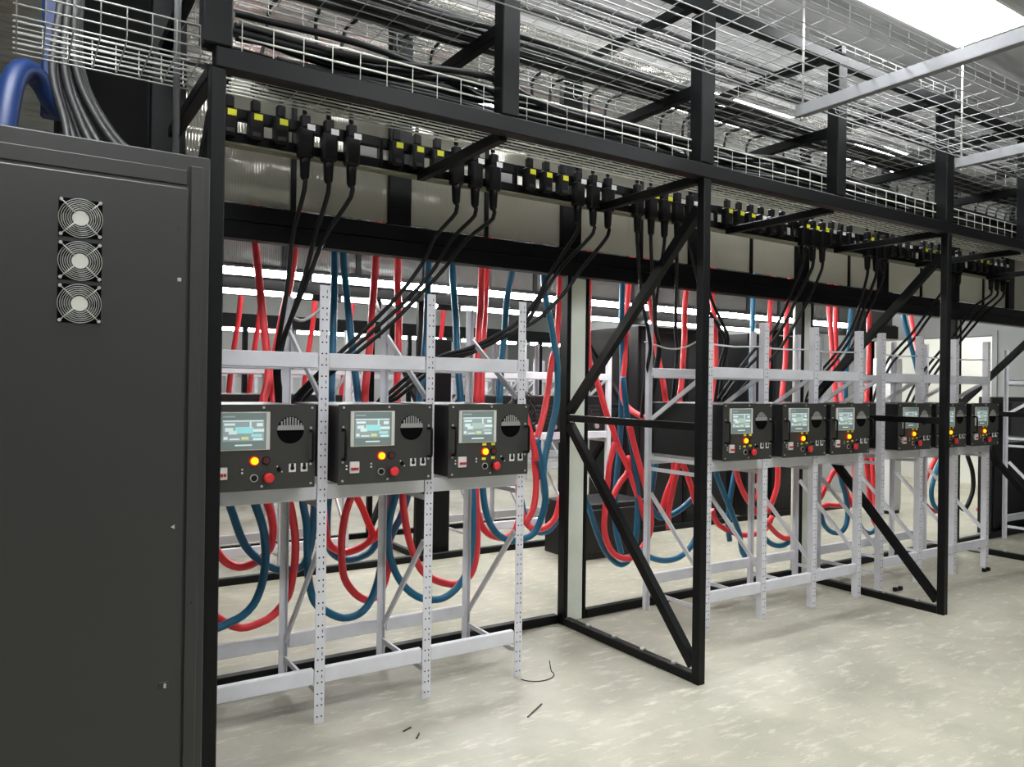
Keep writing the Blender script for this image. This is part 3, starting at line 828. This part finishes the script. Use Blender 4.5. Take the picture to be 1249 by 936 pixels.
# cables sagging from the middle tray down to the lower one
bays = ['left of the first support post', 'left of the second cross frame', 'right of the second cross frame', 'left of the third cross frame', 'right of the third cross frame', 'at the right edge']
for i in range(30):
    x = -.42 + (i // 5) * 1.163 + .18 + (i % 5) * .2 + random.uniform(-.04, .04)
    dx = random.uniform(-.1, .1)
    ya = random.uniform(-.25, -.1)
    pts = [(x - .3, ya, 3.105), (x - .1, ya, 3.11), (x, .0, 3.14), (x + dx * .2, .085, 3.13), (x + dx * .4, .1, 3.02), (x + dx, .08, 2.88), (x + dx * 1.4, -.04, 2.80), (x + dx * 1.4 + .06, -.17, 2.76), (x + dx * 1.4 + .15, -.3, 2.69), (x + dx * 1.4 + .45, -.33, 2.66)]
    tag(MB().tube(spline(pts, .05), .009, 6).build('drop_cable', 'rubber'), 'black cable sagging between the upper trays, %s of five %s' % (ORD[i % 5], bays[i // 5]), 'cable', 'cables dropping between the trays')

# ================================================================= HOSES
HR = .0215
def hose(path, col, label, y0, y1, group, top=False, endup=None, r=HR):
    n = len(path); pts = []
    for q, (u, v) in enumerate(path):
        pts.append(at(u, v, y0 + (y1 - y0) * q / (n - 1)))
    if top:
        p = pts[0]; d = (pts[0] - pts[1]).normalized()
        pts = [Vector((p.x + d.x * .3, 1.04, 2.86)), Vector((p.x + d.x * .12, p.y + .01, p.z + .2))] + pts
    if endup:
        if 'a' in endup:
            p = pts[0]; pts = [Vector((p.x, p.y - .12, p.z + .25)), Vector((p.x, p.y - .03, p.z + .1))] + pts
        if 'b' in endup:
            p = pts[-1]; pts = pts + [Vector((p.x, p.y - .03, p.z + .1)), Vector((p.x, p.y - .12, p.z + .25))]
    XS = [(-P, 2 * P), (XA, XA + 3 * P), (XB, XB + 3 * P)]
    def onbox(p): return any(a_ + .05 < p.x < b_ + .02 for a_, b_ in XS)
    if not top:
        if path[0][1] < 615 and pts[0].y < 1.3 and onbox(pts[0]) and not 690 < path[0][0] < 798: p = pts[0]; pts = [Vector((p.x, .585, 1.2)), Vector((p.x, .67, 1.16)), Vector((p.x, p.y - .03, max(p.z + .05, 1.06)))] + pts
        if path[-1][1] < 615 and pts[-1].y < 1.3 and onbox(pts[-1]) and not 690 < path[-1][0] < 798: p = pts[-1]; pts = pts + [Vector((p.x, p.y - .03, max(p.z + .05, 1.06))), Vector((p.x, .67, 1.16)), Vector((p.x, .585, 1.2))]
    elif path[-1][1] < 500 and onbox(pts[-1]):
        p = pts[-1]; pts = pts + [Vector((p.x, .68, 1.24)), Vector((p.x, .585, 1.22))]
    o = MB().tube(spline(pts, .04), r, 10).build('coolant_hose', col)
    return tag(o, label, 'hose', group)
GU = 'hoses coming down from above'; GL = 'hoses looping below the boxes'
UP = [
 ('red', [(311, 288), (313, 310), (316, 340), (320, 380), (325, 425), (328, 445), (326, 470), (321, 492)], 1.0, .75, 'red hose dropping straight past the left end of the white beam'),
 ('red', [(361, 294), (357, 325), (351, 358), (342, 400), (335, 440), (333, 470), (335, 492)], 1.02, .78, 'red hose behind the leftmost black cords'),
 ('teal', [(408, 304), (408, 340), (407, 380), (406, 430), (405, 492)], 1.05, .85, 'straight blue hose behind the leftmost visible upright'),
 ('teal', [(419, 304), (421, 340), (425, 380), (430, 425), (434, 460), (438, 492)], 1.0, .8, 'blue hose slanting right of the leftmost visible upright'),
 ('red', [(459, 309), (457, 340), (454, 380), (451, 420), (448, 450), (445, 492)], .98, .78, 'bright red hose above the second control box'),
 ('red', [(486, 312), (485, 345), (486, 380), (486, 425), (485, 492)], 1.05, .85, 'thin red hose right of the bright red one above the second box'),
 ('teal', [(523, 318), (522, 350), (520, 400), (516, 450), (512, 492)], 1.0, .8, 'blue hose half hidden behind the second visible upright'),
 ('teal', [(552, 322), (553, 350), (556, 390), (557, 420), (559, 450), (562, 492)], 1.0, .8, 'blue hose left of the double red hoses above the third box'),
 ('red', [(588, 326), (587, 350), (586, 380), (584, 405), (583, 440), (581, 492)], .98, .78, 'front one of the double red hoses above the third box'),
 ('red', [(594, 327), (592, 360), (590, 400), (588, 440), (587, 492)], 1.06, .86, 'rear one of the double red hoses above the third box'),
 ('teal', [(625, 331), (620, 355), (617, 380), (615, 410), (612, 440), (609, 492)], 1.02, .8, 'blue hose left of the third visible upright'),
 ('teal', [(663, 338), (666, 365), (672, 395), (676, 420), (680, 448), (679, 492), (671, 530), (664, 562), (663, 590), (666, 615)], .9, .75, 'blue hose left of the white pillar'),
 ('red', [(683, 342), (682, 370), (680, 400), (678, 425), (673, 440), (668, 478), (662, 510), (655, 535), (652, 560), (654, 590), (651, 618), (641, 640)], .95, .68, 'long red hose dropping left of the white pillar'),
 ('teal', [(759, 347), (758, 400), (759, 440), (758, 495), (756, 540), (752, 585), (750, 620), (752, 650), (758, 676)], 1.15, 1.0, 'blue hose right of the white pillar'),
 ('red', [(767, 348), (765, 375), (764, 400), (762, 440), (762, 492)], 1.22, 1.05, 'red hose beside the blue one right of the white pillar'),
 ('red', [(790, 350), (794, 375), (798, 400), (800, 420), (804, 443), (809, 468), (814, 495)], 1.0, .8, 'red hose slanting behind the rear upright of the middle rack'),
 ('red', [(837, 356), (835, 385), (835, 410), (833, 440), (831, 470), (829, 492)], 1.0, .8, 'red hose just left of the free-standing front post'),
 ('red', [(722, 450), (728, 465), (735, 488), (741, 508), (747, 522), (754, 545), (765, 568), (776, 600), (783, 622), (790, 642)], 1.1, .85, 'red hose crossing the middle bar of the frame'),
 ('red', [(868, 358), (870, 375), (872, 400), (873, 440), (873, 492)], 1.05, .85, 'red hose at the left upright of the middle rack'),
 ('teal', [(919, 363), (918, 400), (917, 440), (918, 492)], 1.05, .85, 'thin blue hose above the first box of the middle rack'),
 ('red', [(940, 366), (939, 390), (938, 420), (936, 460), (934, 492)], 1.0, .8, 'red hose behind the second upright of the middle rack'),
 ('red', [(961, 368), (959, 400), (958, 440), (955, 470), (953, 492)], 1.0, .8, 'red hose above the second box of the middle rack'),
 ('red', [(1011, 374), (1013, 400), (1015, 428), (1018, 465), (1021, 492)], 1.0, .8, 'red hose left of the leaning brace near the middle rack'),
 ('red', [(1019, 376), (1020, 430), (1026, 465), (1030, 492)], 1.1, .9, 'second red hose left of the leaning brace near the middle rack'),
 ('teal', [(1038, 378), (1036, 405), (1033, 440), (1032, 492)], 1.0, .8, 'blue hose above the third box of the middle rack'),
 ('red', [(1060, 380), (1060, 420), (1059, 460), (1058, 492)], .95, .8, 'red hose between the middle and right racks'),
 ('teal', [(1102, 385), (1108, 410), (1114, 433), (1120, 460), (1122, 492)], 1.0, .85, 'blue hose slanting above the first box of the right rack'),
 ('red', [(1111, 386), (1116, 412), (1120, 438), (1124, 492)], 1.1, .9, 'red hose slanting above the first box of the right rack'),
]
for (c_, p_, a_, b_, l_) in UP:
    hose(p_, c_, l_, a_, b_, GU, top=True)
LO = [
 ('teal', [(279, 608), (285, 630), (295, 658), (304, 672), (320, 686), (339, 695), (356, 695), (370, 690), (378, 670), (382, 640), (384, 608)], .85, .8, 'shallow teal hose loop behind the first rear upright'),
 ('red', [(250, 604), (253, 640), (260, 664), (270, 680), (279, 688), (292, 692), (306, 689), (318, 682), (329, 670), (333, 650), (331, 630), (325, 606)], .95, .9, 'small red hose loop lowest left behind the cabinet edge'),
 ('teal', [(309, 606), (316, 628), (322, 650), (324, 680), (322, 700), (318, 718), (309, 738), (295, 752), (281, 759), (266, 766), (250, 766), (236, 750), (228, 715), (225, 660), (226, 604)], .7, .74, 'big teal hose loop at the far left'),
 ('red', [(352, 604), (356, 625), (360, 655), (360, 682), (357, 704), (351, 728), (334, 750), (317, 760), (294, 766), (270, 757), (255, 742), (243, 705), (238, 655), (238, 604)], .78, .78, 'big red hose loop at the far left'),
 ('teal', [(369, 606), (374, 640), (375, 675), (377, 710), (384, 735), (398, 746), (418, 754), (438, 749), (452, 733), (463, 700), (470, 650), (480, 604)], .75, .8, 'big teal hose loop below the second control box'),
 ('red', [(430, 600), (422, 625), (417, 655), (417, 685), (420, 705), (429, 720), (441, 730), (452, 732), (464, 722), (472, 700), (475, 680), (472, 640), (468, 603)], .8, .84, 'big red hose loop below the second control box'),
 ('red', [(434, 600), (442, 620), (450, 640), (454, 650), (450, 661), (436, 670), (422, 674), (410, 671), (400, 662), (396, 640), (394, 606)], 1.0, .95, 'small red hose loop behind the leftmost visible upright'),
 ('teal', [(401, 604), (399, 640), (401, 668), (412, 680), (424, 683), (436, 681), (452, 673), (462, 655), (470, 625), (476, 600)], 1.1, 1.1, 'small teal hose loop under the small red one'),
 ('teal', [(484, 598), (477, 625), (473, 650), (475, 675), (481, 695), (489, 710), (500, 722), (514, 730), (531, 732), (546, 727), (560, 714), (572, 690), (577, 640), (576, 590)], .72, .75, 'big teal hose loop below the third control box'),
 ('red', [(491, 598), (493, 625), (498, 655), (506, 680), (515, 697), (527, 706), (540, 711), (554, 713), (567, 708), (577, 695), (582, 665), (581, 625), (580, 590)], .78, .8, 'big red hose loop below the third control box'),
 ('red', [(480, 600), (473, 626), (464, 646), (458, 655), (450, 661)], .95, 1.0, 'short red hose crossing left of the third box loops'),
 ('teal', [(498, 600), (490, 628), (480, 648), (472, 668)], .9, .95, 'short teal hose crossing beside the third box loops'),
 ('red', [(579, 604), (581, 618), (586, 638), (594, 650), (604, 655), (616, 656), (628, 648), (634, 625), (632, 590)], .9, .9, 'small red hose loop left of the third visible upright'),
 ('teal', [(588, 588), (591, 615), (596, 635), (604, 649), (613, 656), (625, 660), (640, 657), (652, 650), (661, 630), (665, 610), (664, 590), (659, 565), (654, 535)], .82, .7, 'wide teal hose loop right of the third control box'),
 ('red', [(632, 600), (637, 628), (645, 642), (656, 646), (668, 642), (678, 630), (684, 605)], 1.15, 1.1, 'red hose loop low against the black post left of the pillar'),
 ('teal', [(636, 610), (640, 630), (648, 645), (660, 650), (672, 645), (682, 628), (688, 600)], 1.25, 1.2, 'teal hose loop low against the black post left of the pillar'),
 ('red', [(640, 505), (646, 525), (651, 545), (654, 562)], .62, .64, 'short red hose joining the long one beside the third box'),
 ('teal', [(690, 520), (698, 565), (709, 600), (719, 622), (727, 646), (736, 668), (746, 682), (757, 689), (768, 682), (775, 660), (778, 620), (776, 585), (770, 540), (764, 500), (760, 460)], .9, .9, 'teal hose loop hanging right of the white pillar'),
 ('red', [(750, 540), (743, 570), (740, 605), (737, 640), (740, 660), (748, 675), (760, 681), (772, 680), (783, 669), (792, 652), (794, 632), (790, 605), (782, 575), (774, 545), (768, 520)], .8, .85, 'red hose loop hanging behind the lower frame brace'),
 ('red', [(768, 556), (766, 575), (757, 588), (748, 605), (742, 622)], .95, .9, 'short red hose crossing behind the lower frame brace'),
 ('red', [(823, 558), (821, 580), (813, 602), (806, 626)], .8, .8, 'short red hose left of the free-standing front post'),
 ('red', [(829, 562), (823, 586), (818, 610), (815, 630), (816, 645)], .72, .74, 'second short red hose left of the free-standing front post'),
 ('red', [(832, 562), (838, 578), (843, 594), (850, 612)], .85, .85, 'red hose passing behind the free-standing front post'),
 ('teal', [(858, 596), (845, 608), (832, 620), (819, 628), (806, 632), (797, 624), (793, 612), (796, 590), (801, 560), (808, 530), (816, 505)], .9, .95, 'teal hose loop left of the free-standing front post'),
 ('teal', [(782, 672), (788, 677), (798, 682), (813, 684), (828, 680), (840, 670), (850, 652), (856, 620)], .72, .75, 'low teal hose loop behind the thin rack diagonal'),
 ('teal', [(873, 573), (880, 595), (888, 614), (895, 632), (902, 652), (905, 672), (912, 684)], .8, .85, 'teal hose crossing below the first box of the middle rack'),
 ('teal', [(897, 573), (891, 605), (888, 640), (890, 660)], .9, .9, 'second teal hose crossing below the first box of the middle rack'),
 ('red', [(868, 622), (874, 637), (882, 644), (894, 650), (906, 653), (920, 652), (934, 646), (942, 630)], .9, .9, 'low red hose loop below the first box of the middle rack'),
 ('red', [(898, 573), (905, 597), (914, 613), (925, 628), (938, 641), (947, 651), (957, 657), (966, 655)], .8, .8, 'long red hose running under the second upright of the middle rack'),
 ('red', [(925, 568), (926, 590), (924, 612)], .95, .95, 'short red hose left of the second upright of the middle rack'),
 ('red', [(949, 568), (948, 592), (942, 612), (936, 626)], .8, .85, 'short red hose right of the second upright of the middle rack'),
 ('teal', [(928, 650), (937, 661), (948, 666), (960, 663), (970, 650), (974, 620)], .8, .8, 'teal hose loop below the second box of the middle rack'),
 ('teal', [(1000, 622), (1005, 640), (1014, 649), (1024, 650), (1031, 643), (1034, 628), (1031, 603), (1026, 580)], .8, .8, 'teal hose loop below the third box of the middle rack'),
 ('red', [(999, 606), (1008, 592), (1019, 574), (1028, 588), (1040, 613)], .85, .85, 'red hose bent like a peak below the third box of the middle rack'),
 ('red', [(996, 612), (1010, 616), (1024, 617), (1040, 616)], .95, .95, 'red hose lying nearly level behind the middle rack'),
 ('red', [(1057, 556), (1060, 600), (1064, 630), (1069, 642)], .8, .85, 'red hose right of the middle rack, front one'),
 ('red', [(1064, 556), (1066, 600), (1070, 630)], .95, .95, 'red hose right of the middle rack, rear one'),
 ('teal', [(1072, 556), (1073, 600), (1071, 638), (1063, 650), (1054, 648), (1048, 640)], 1.0, .95, 'teal hose right of the middle rack'),
 ('red', [(1143, 556), (1135, 572), (1128, 588), (1126, 604), (1130, 617), (1140, 624), (1150, 622)], .85, .85, 'red hose loop below the first box of the right rack'),
 ('teal', [(1147, 562), (1140, 582), (1136, 600), (1138, 614), (1145, 622), (1152, 616)], .78, .78, 'teal hose loop below the first box of the right rack'),
 ('rubber', [(1180, 556), (1186, 575), (1187, 595), (1183, 610), (1176, 622), (1170, 616)], .85, .85, 'black hose loop below the third box of the right rack'),
 ('red', [(1198, 550), (1202, 575), (1206, 600), (1202, 620), (1193, 622)], .9, .9, 'red hose loop at the end of the right rack'),
]
for (c_, p_, a_, b_, l_) in LO:
    hose(p_, c_, l_, a_, b_, GL, endup=None)

tag(MB().tube([(-.5, 1.04, 2.9), (8.8, 1.04, 2.9)], .045, 14).build('manifold_pipe', 'strut'), 'grey manifold pipe behind the ribbed panels feeding the hoses', 'pipe')
# ================================================================= SECOND ROW, behind the hoses
Y2 = 2.62
beam('floor_rail', 'black floor rail of the second row behind the hoses', X0, X1, 2.56, 2.61, 0, .055)
beam('steel_beam', 'black beam with the light strip on the second row', X0, X1, 2.57, 2.65, 2.2, 2.37)
beam('steel_beam', 'black upper beam of the second row far side', X0, X1, 3.72, 3.78, 2.566, 2.636)
beam('floor_rail', 'black floor rail on the far side of the second row', X0, 4.0, 3.72, 3.77, 0, .05)
for i, x in enumerate(PX):
    wd = ['at the left', 'behind the left rack', 'behind the middle rack', 'behind the right rack'][i]
    r = thing('support_scaffold', 'black cross frame of the second row, ' + wd, 'frame', (x, 2.6, 0), 'black frames of the second row')
    MB().bbox(0, .06, .055, .11, 0, 3.5, .004).build('back_post', 'frame', r)
    MB().bbox(0, .05, 1.12, 1.17, 0, 3.4, .004).build('front_post', 'frame', r)
    MB().bbox(.002, .048, .11, 1.12, 0, .05, .004).build('floor_beam', 'frame', r)
    MB().bbox(.006, .044, .11, 1.12, 1.28, 1.322, .003).build('middle_bar', 'frame', r)
    MB().bar((.025, 1.12, 2.42), (.025, .11, 1.345), .045, .05).build('brace', 'frame', r)
    MB().bar((.025, .11, 1.26), (.025, 1.12, .085), .045, .05).build('brace', 'frame', r)
tag(MB().bbox(1.9, 2.1, 2.68, 2.85, 0, 1.9, .01).build('black_column', 'frame'), 'black square column standing in the second row', 'column')
sl = struct(MB().bbox(X0, X1, 2.6, 2.615, 2.372, 2.385, .002).build('trim_3', 'frame'), 'sill strip below the second row of ribbed panels')
for i in range(len(mull) - 1):
    MB().box(mull[i] + .02, mull[i + 1] - .02, 2.615, 2.621, 2.385, 3.4).build('panel', 'poly_shaded', sl)
    MB().bbox(mull[i] - .022, mull[i] + .022, 2.6, 2.64, 2.372, 3.4, .002).build('mullion', 'frame', sl)
# light strips
segs = [-.45 + k * 1.24 for k in range(7)]
for k, x in enumerate(segs):
    strip(x, x + 1.2 if k < 6 else x + .7, 2.53, 2.315, 'glowing LED strip on the second row beam, %s from the left' % ORD[k], 'light strips on the second row')
for k in range(6):
    strip(.2 + k * 1.35, .2 + k * 1.35 + 1.05, 3.95, 2.33, 'short LED strip beyond the second row, %s from the left' % ORD[k], 'light strips beyond the second row', rad=.017)
for k in range(6):
    strip(1.2 + k * 1.55, 1.2 + k * 1.55 + 1.2, 9.2, 2.33, 'far LED strip at the back of the hall, %s from the left' % ORD[k], 'far light strips')
beam('steel_beam', 'black beam carrying the short LED strips', X0, X1, 3.98, 4.04, 2.3, 2.4)
beam('steel_beam', 'black beam carrying the far LED strips', .9, X1, 9.23, 9.3, 2.3, 2.4)
# racks of the second row (same kind, no punched holes needed)
plainrack = make_rack('white slotted rack of the second row, behind the left rack', (-P + .1, 2.70, 0), holes=False, flip=True, group='white racks of the second row', rods=False)
dup(plainrack, (2.36, 2.70, 0), 'white slotted rack of the second row, behind the free-standing frame', 'white racks of the second row')
far = ['leftmost', 'second from left', 'third from left', 'fourth from left', 'rightmost']
for k in range(4):
    dup(plainrack, (.7 + k * 1.75, 6.9, 0), 'distant white rack beyond the second row, ' + far[k], 'distant white racks')
for k in range(4):
    dup(plainrack, (1.9 + k * 1.75, 8.4, 0), 'furthest white rack at the back of the hall, ' + far[k], 'furthest white racks')
rb = thing('equipment_case', 'black case seen from behind on the second row, first from left', 'equipment case', (-P + .1 + P / 2, 2.72, BZ), 'cases on the second row')
MB().bbox(-.225, .225, 0, .5, 0, .352, .006).build('case', 'boxbody', rb)
vt = MB()
for k in range(5): vt.bbox(-.15, .15, -.004, 0, .08 + k * .04, .1 + k * .04, .001)
vt.build('vent', 'cab_dark', rb)
for k in range(2): MB().cyl((-.1 + .2 * k, 0, .05), (0, -1, 0), .024, .03, 12).build('hose_port', 'zinc', rb)
for q, (x, nm_) in enumerate(((-P + .1 + 1.5 * P, 'second from left'), (-P + .1 + 2.5 * P, 'third from left'), (2.36 + .5 * P, 'fourth from left'), (2.36 + 1.5 * P, 'fifth from left'), (2.36 + 2.5 * P, 'rightmost'))):
    dup(rb, (x, 2.72, BZ), 'black case seen from behind on the second row, ' + nm_)
beam('steel_beam', 'distant black beam beyond the second row', .3, X1, 6.75, 6.83, 2.2, 2.37)
for k in range(4):
    tag(MB().bbox(1.3 + k * 2.3, 1.36 + k * 2.3, 6.75, 6.81, 0, 2.2, .004).build('steel_post', 'frame'), 'distant black post under the far beam, %s from the left' % ORD[k], 'post', 'distant posts')
# black cabinets of the second row at right
def black_cab(x0, x1, y0, y1, h, label, group='black cabinets in the back'):
    r = thing('equipment_cabinet', label, 'cabinet', ((x0 + x1) / 2, (y0 + y1) / 2, 0), group)
    a, b = (x1 - x0) / 2, (y1 - y0) / 2
    MB().bbox(-a, a, -b, b, 0, h, .006).build('body', 'boxbody', r)
    d = MB().bbox(-a + .03, a - .03, -b - .012, -b, .06, h - .05, .004).build('door', 'boxbody', r)
    MB().bbox(a - .08, a - .06, -b - .03, -b - .012, h * .45, h * .55, .004).build('handle', 'cab_dark', d)
    return r
black_cab(4.36, 5.04, 2.75, 3.55, 2.15, 'tall black cabinet behind the middle rack, first from left')
black_cab(5.06, 5.74, 2.75, 3.55, 2.15, 'tall black cabinet behind the middle rack, second from left')
black_cab(6.08, 6.38, 2.75, 3.55, 2.15, 'tall black cabinet behind the middle rack, third from left')
black_cab(6.5, 7.22, 2.75, 3.55, 2.15, 'tall black cabinet behind the middle rack, fourth from left')
black_cab(2.93, 3.72, 1.9, 2.4, .48, 'low black cabinet on the floor right of the white pillar')
black_cab(7.5, 8.9, .72, .86, 1.45, 'black cabinet behind the rack at the right edge')
gc = thing('grey_cabinet', 'pale grey cabinet standing near the lit doorway', 'cabinet', (7.9, 2.1, 0))
MB().bbox(-.12, .12, -.1, .14, .04, 1.9, .008).build('body', 'wallwhite', gc)
MB().bbox(-.11, .11, -.09, .13, 0, .04, .004).build('plinth', 'blackplastic', gc)
MB().bbox(-.1, .1, -.112, -.1, .1, 1.84, .004).build('door', 'wallwhite', gc)
# distant hoses in the next aisle
for k, (u, c_, nm_) in enumerate(((287, 'red', 'first'), (312, 'red', 'second'), (378, 'red', 'third'), (424, 'red', 'fourth'), (612, 'teal', 'fifth'), (536, 'red', 'sixth'))):
    p = at(u, 420, 5.6)
    pts = [(p.x + .1, 5.6, CEIL - .01), (p.x + .08, 5.6, 3.0), (p.x + .04, 5.6, 2.3), (p.x - .03, 5.62, 1.7), (p.x - .05, 5.7, 1.2), (p.x, 5.9, .9), (p.x + .1, 6.3, .8), (p.x + .12, 6.7, 1.2)]
    tag(MB().tube(spline(pts, .06), .03, 8).build('coolant_hose', c_), '%s hose in the far aisle, %s from the left' % ('red' if c_ == 'red' else 'teal', nm_), 'hose', 'far hoses')

# ================================================================= SMALL THINGS ON THE FLOOR
for (x, y, nm_) in ((4.44, -.05, 'left of the free-standing right post'), (5.70, -.08, 'at the foot of the right rack')):
    r = thing('floor_bracket', 'small black bracket lying on the floor, ' + nm_, 'bracket', (x, y, 0), 'loose brackets')
    MB().bbox(-.05, .05, -.012, .012, 0, .006, .001).build('foot', 'blackplastic', r)
    for s in (-1, 1): MB().bbox(s * .035 - .014, s * .035 + .014, -.014, .014, .006, .03, .004).build('lug', 'blackplastic', r)
lp = [at(640, 828, 0)]
tw = []
for k in range(18):
    a = math.pi * (1.05 + 1.0 * k / 17)
    tw.append((1.14 + .1 * math.cos(a) * 1.0, -.03 + .09 * math.sin(a), .004 + (.05 if k == 17 else 0)))
tag(MB().tube(spline(tw, .02), .0025, 6).build('loose_wire', 'rubber'), 'thin loose wire loop on the floor by the third upright', 'wire')
for (x, y, a, nm_) in ((-.05 + .33, -.27, .4, 'left'), (.3, -.36, .9, 'middle'), (.82, -.43, .55, 'right')):
    m_ = MB(); L = .05 if nm_ != 'right' else .16
    m_.bar((x, y, .003), (x + L * math.cos(a), y + L * math.sin(a), .003), .006, .005)
    tag(m_.build('cable_scrap', 'greycable'), 'tiny dark cable scrap on the floor, the %s one of three' % nm_, 'scrap', 'scraps on the floor')

def coil(c, R0, n, label):
    pts = []
    for k in range(n * 9):
        a = k * 2 * math.pi / 9
        rr = R0 * random.uniform(.6, 1.05)
        pts.append((c[0] + rr * math.cos(a), c[1] + random.uniform(-.05, .05), c[2] + rr * math.sin(a) * 1.2))
    tag(MB().tube(spline(pts, .04), .006, 6).build('cable_coil', 'greycable'), label, 'cable coil', 'tangled cable coils')
coil((1.72, 1.0, 1.33), .11, 6, 'tangled coil of dark cables beside the third control box')
coil((2.28, 1.1, 1.30), .11, 6, 'tangled coil of dark cables right of the white pillar')

tag(MB().tube(spline([at(786, 417, .56), at(800, 421, .5), at(818, 426, .4), at(838, 423, .3), at(862, 409, .06)]), .006, 6).build('light_cable', 'lightcable'), 'pale cable sagging between uprights at the top of the middle rack', 'cable')
tag(MB().tube(spline([at(346, 378, .6), at(356, 387, .62), at(370, 391, .64), at(389, 379, .62), at(402, 366, .58)]), .009, 6).build('light_cable', 'lightcable'), 'pale conduit sagging behind the leftmost visible upright', 'cable')
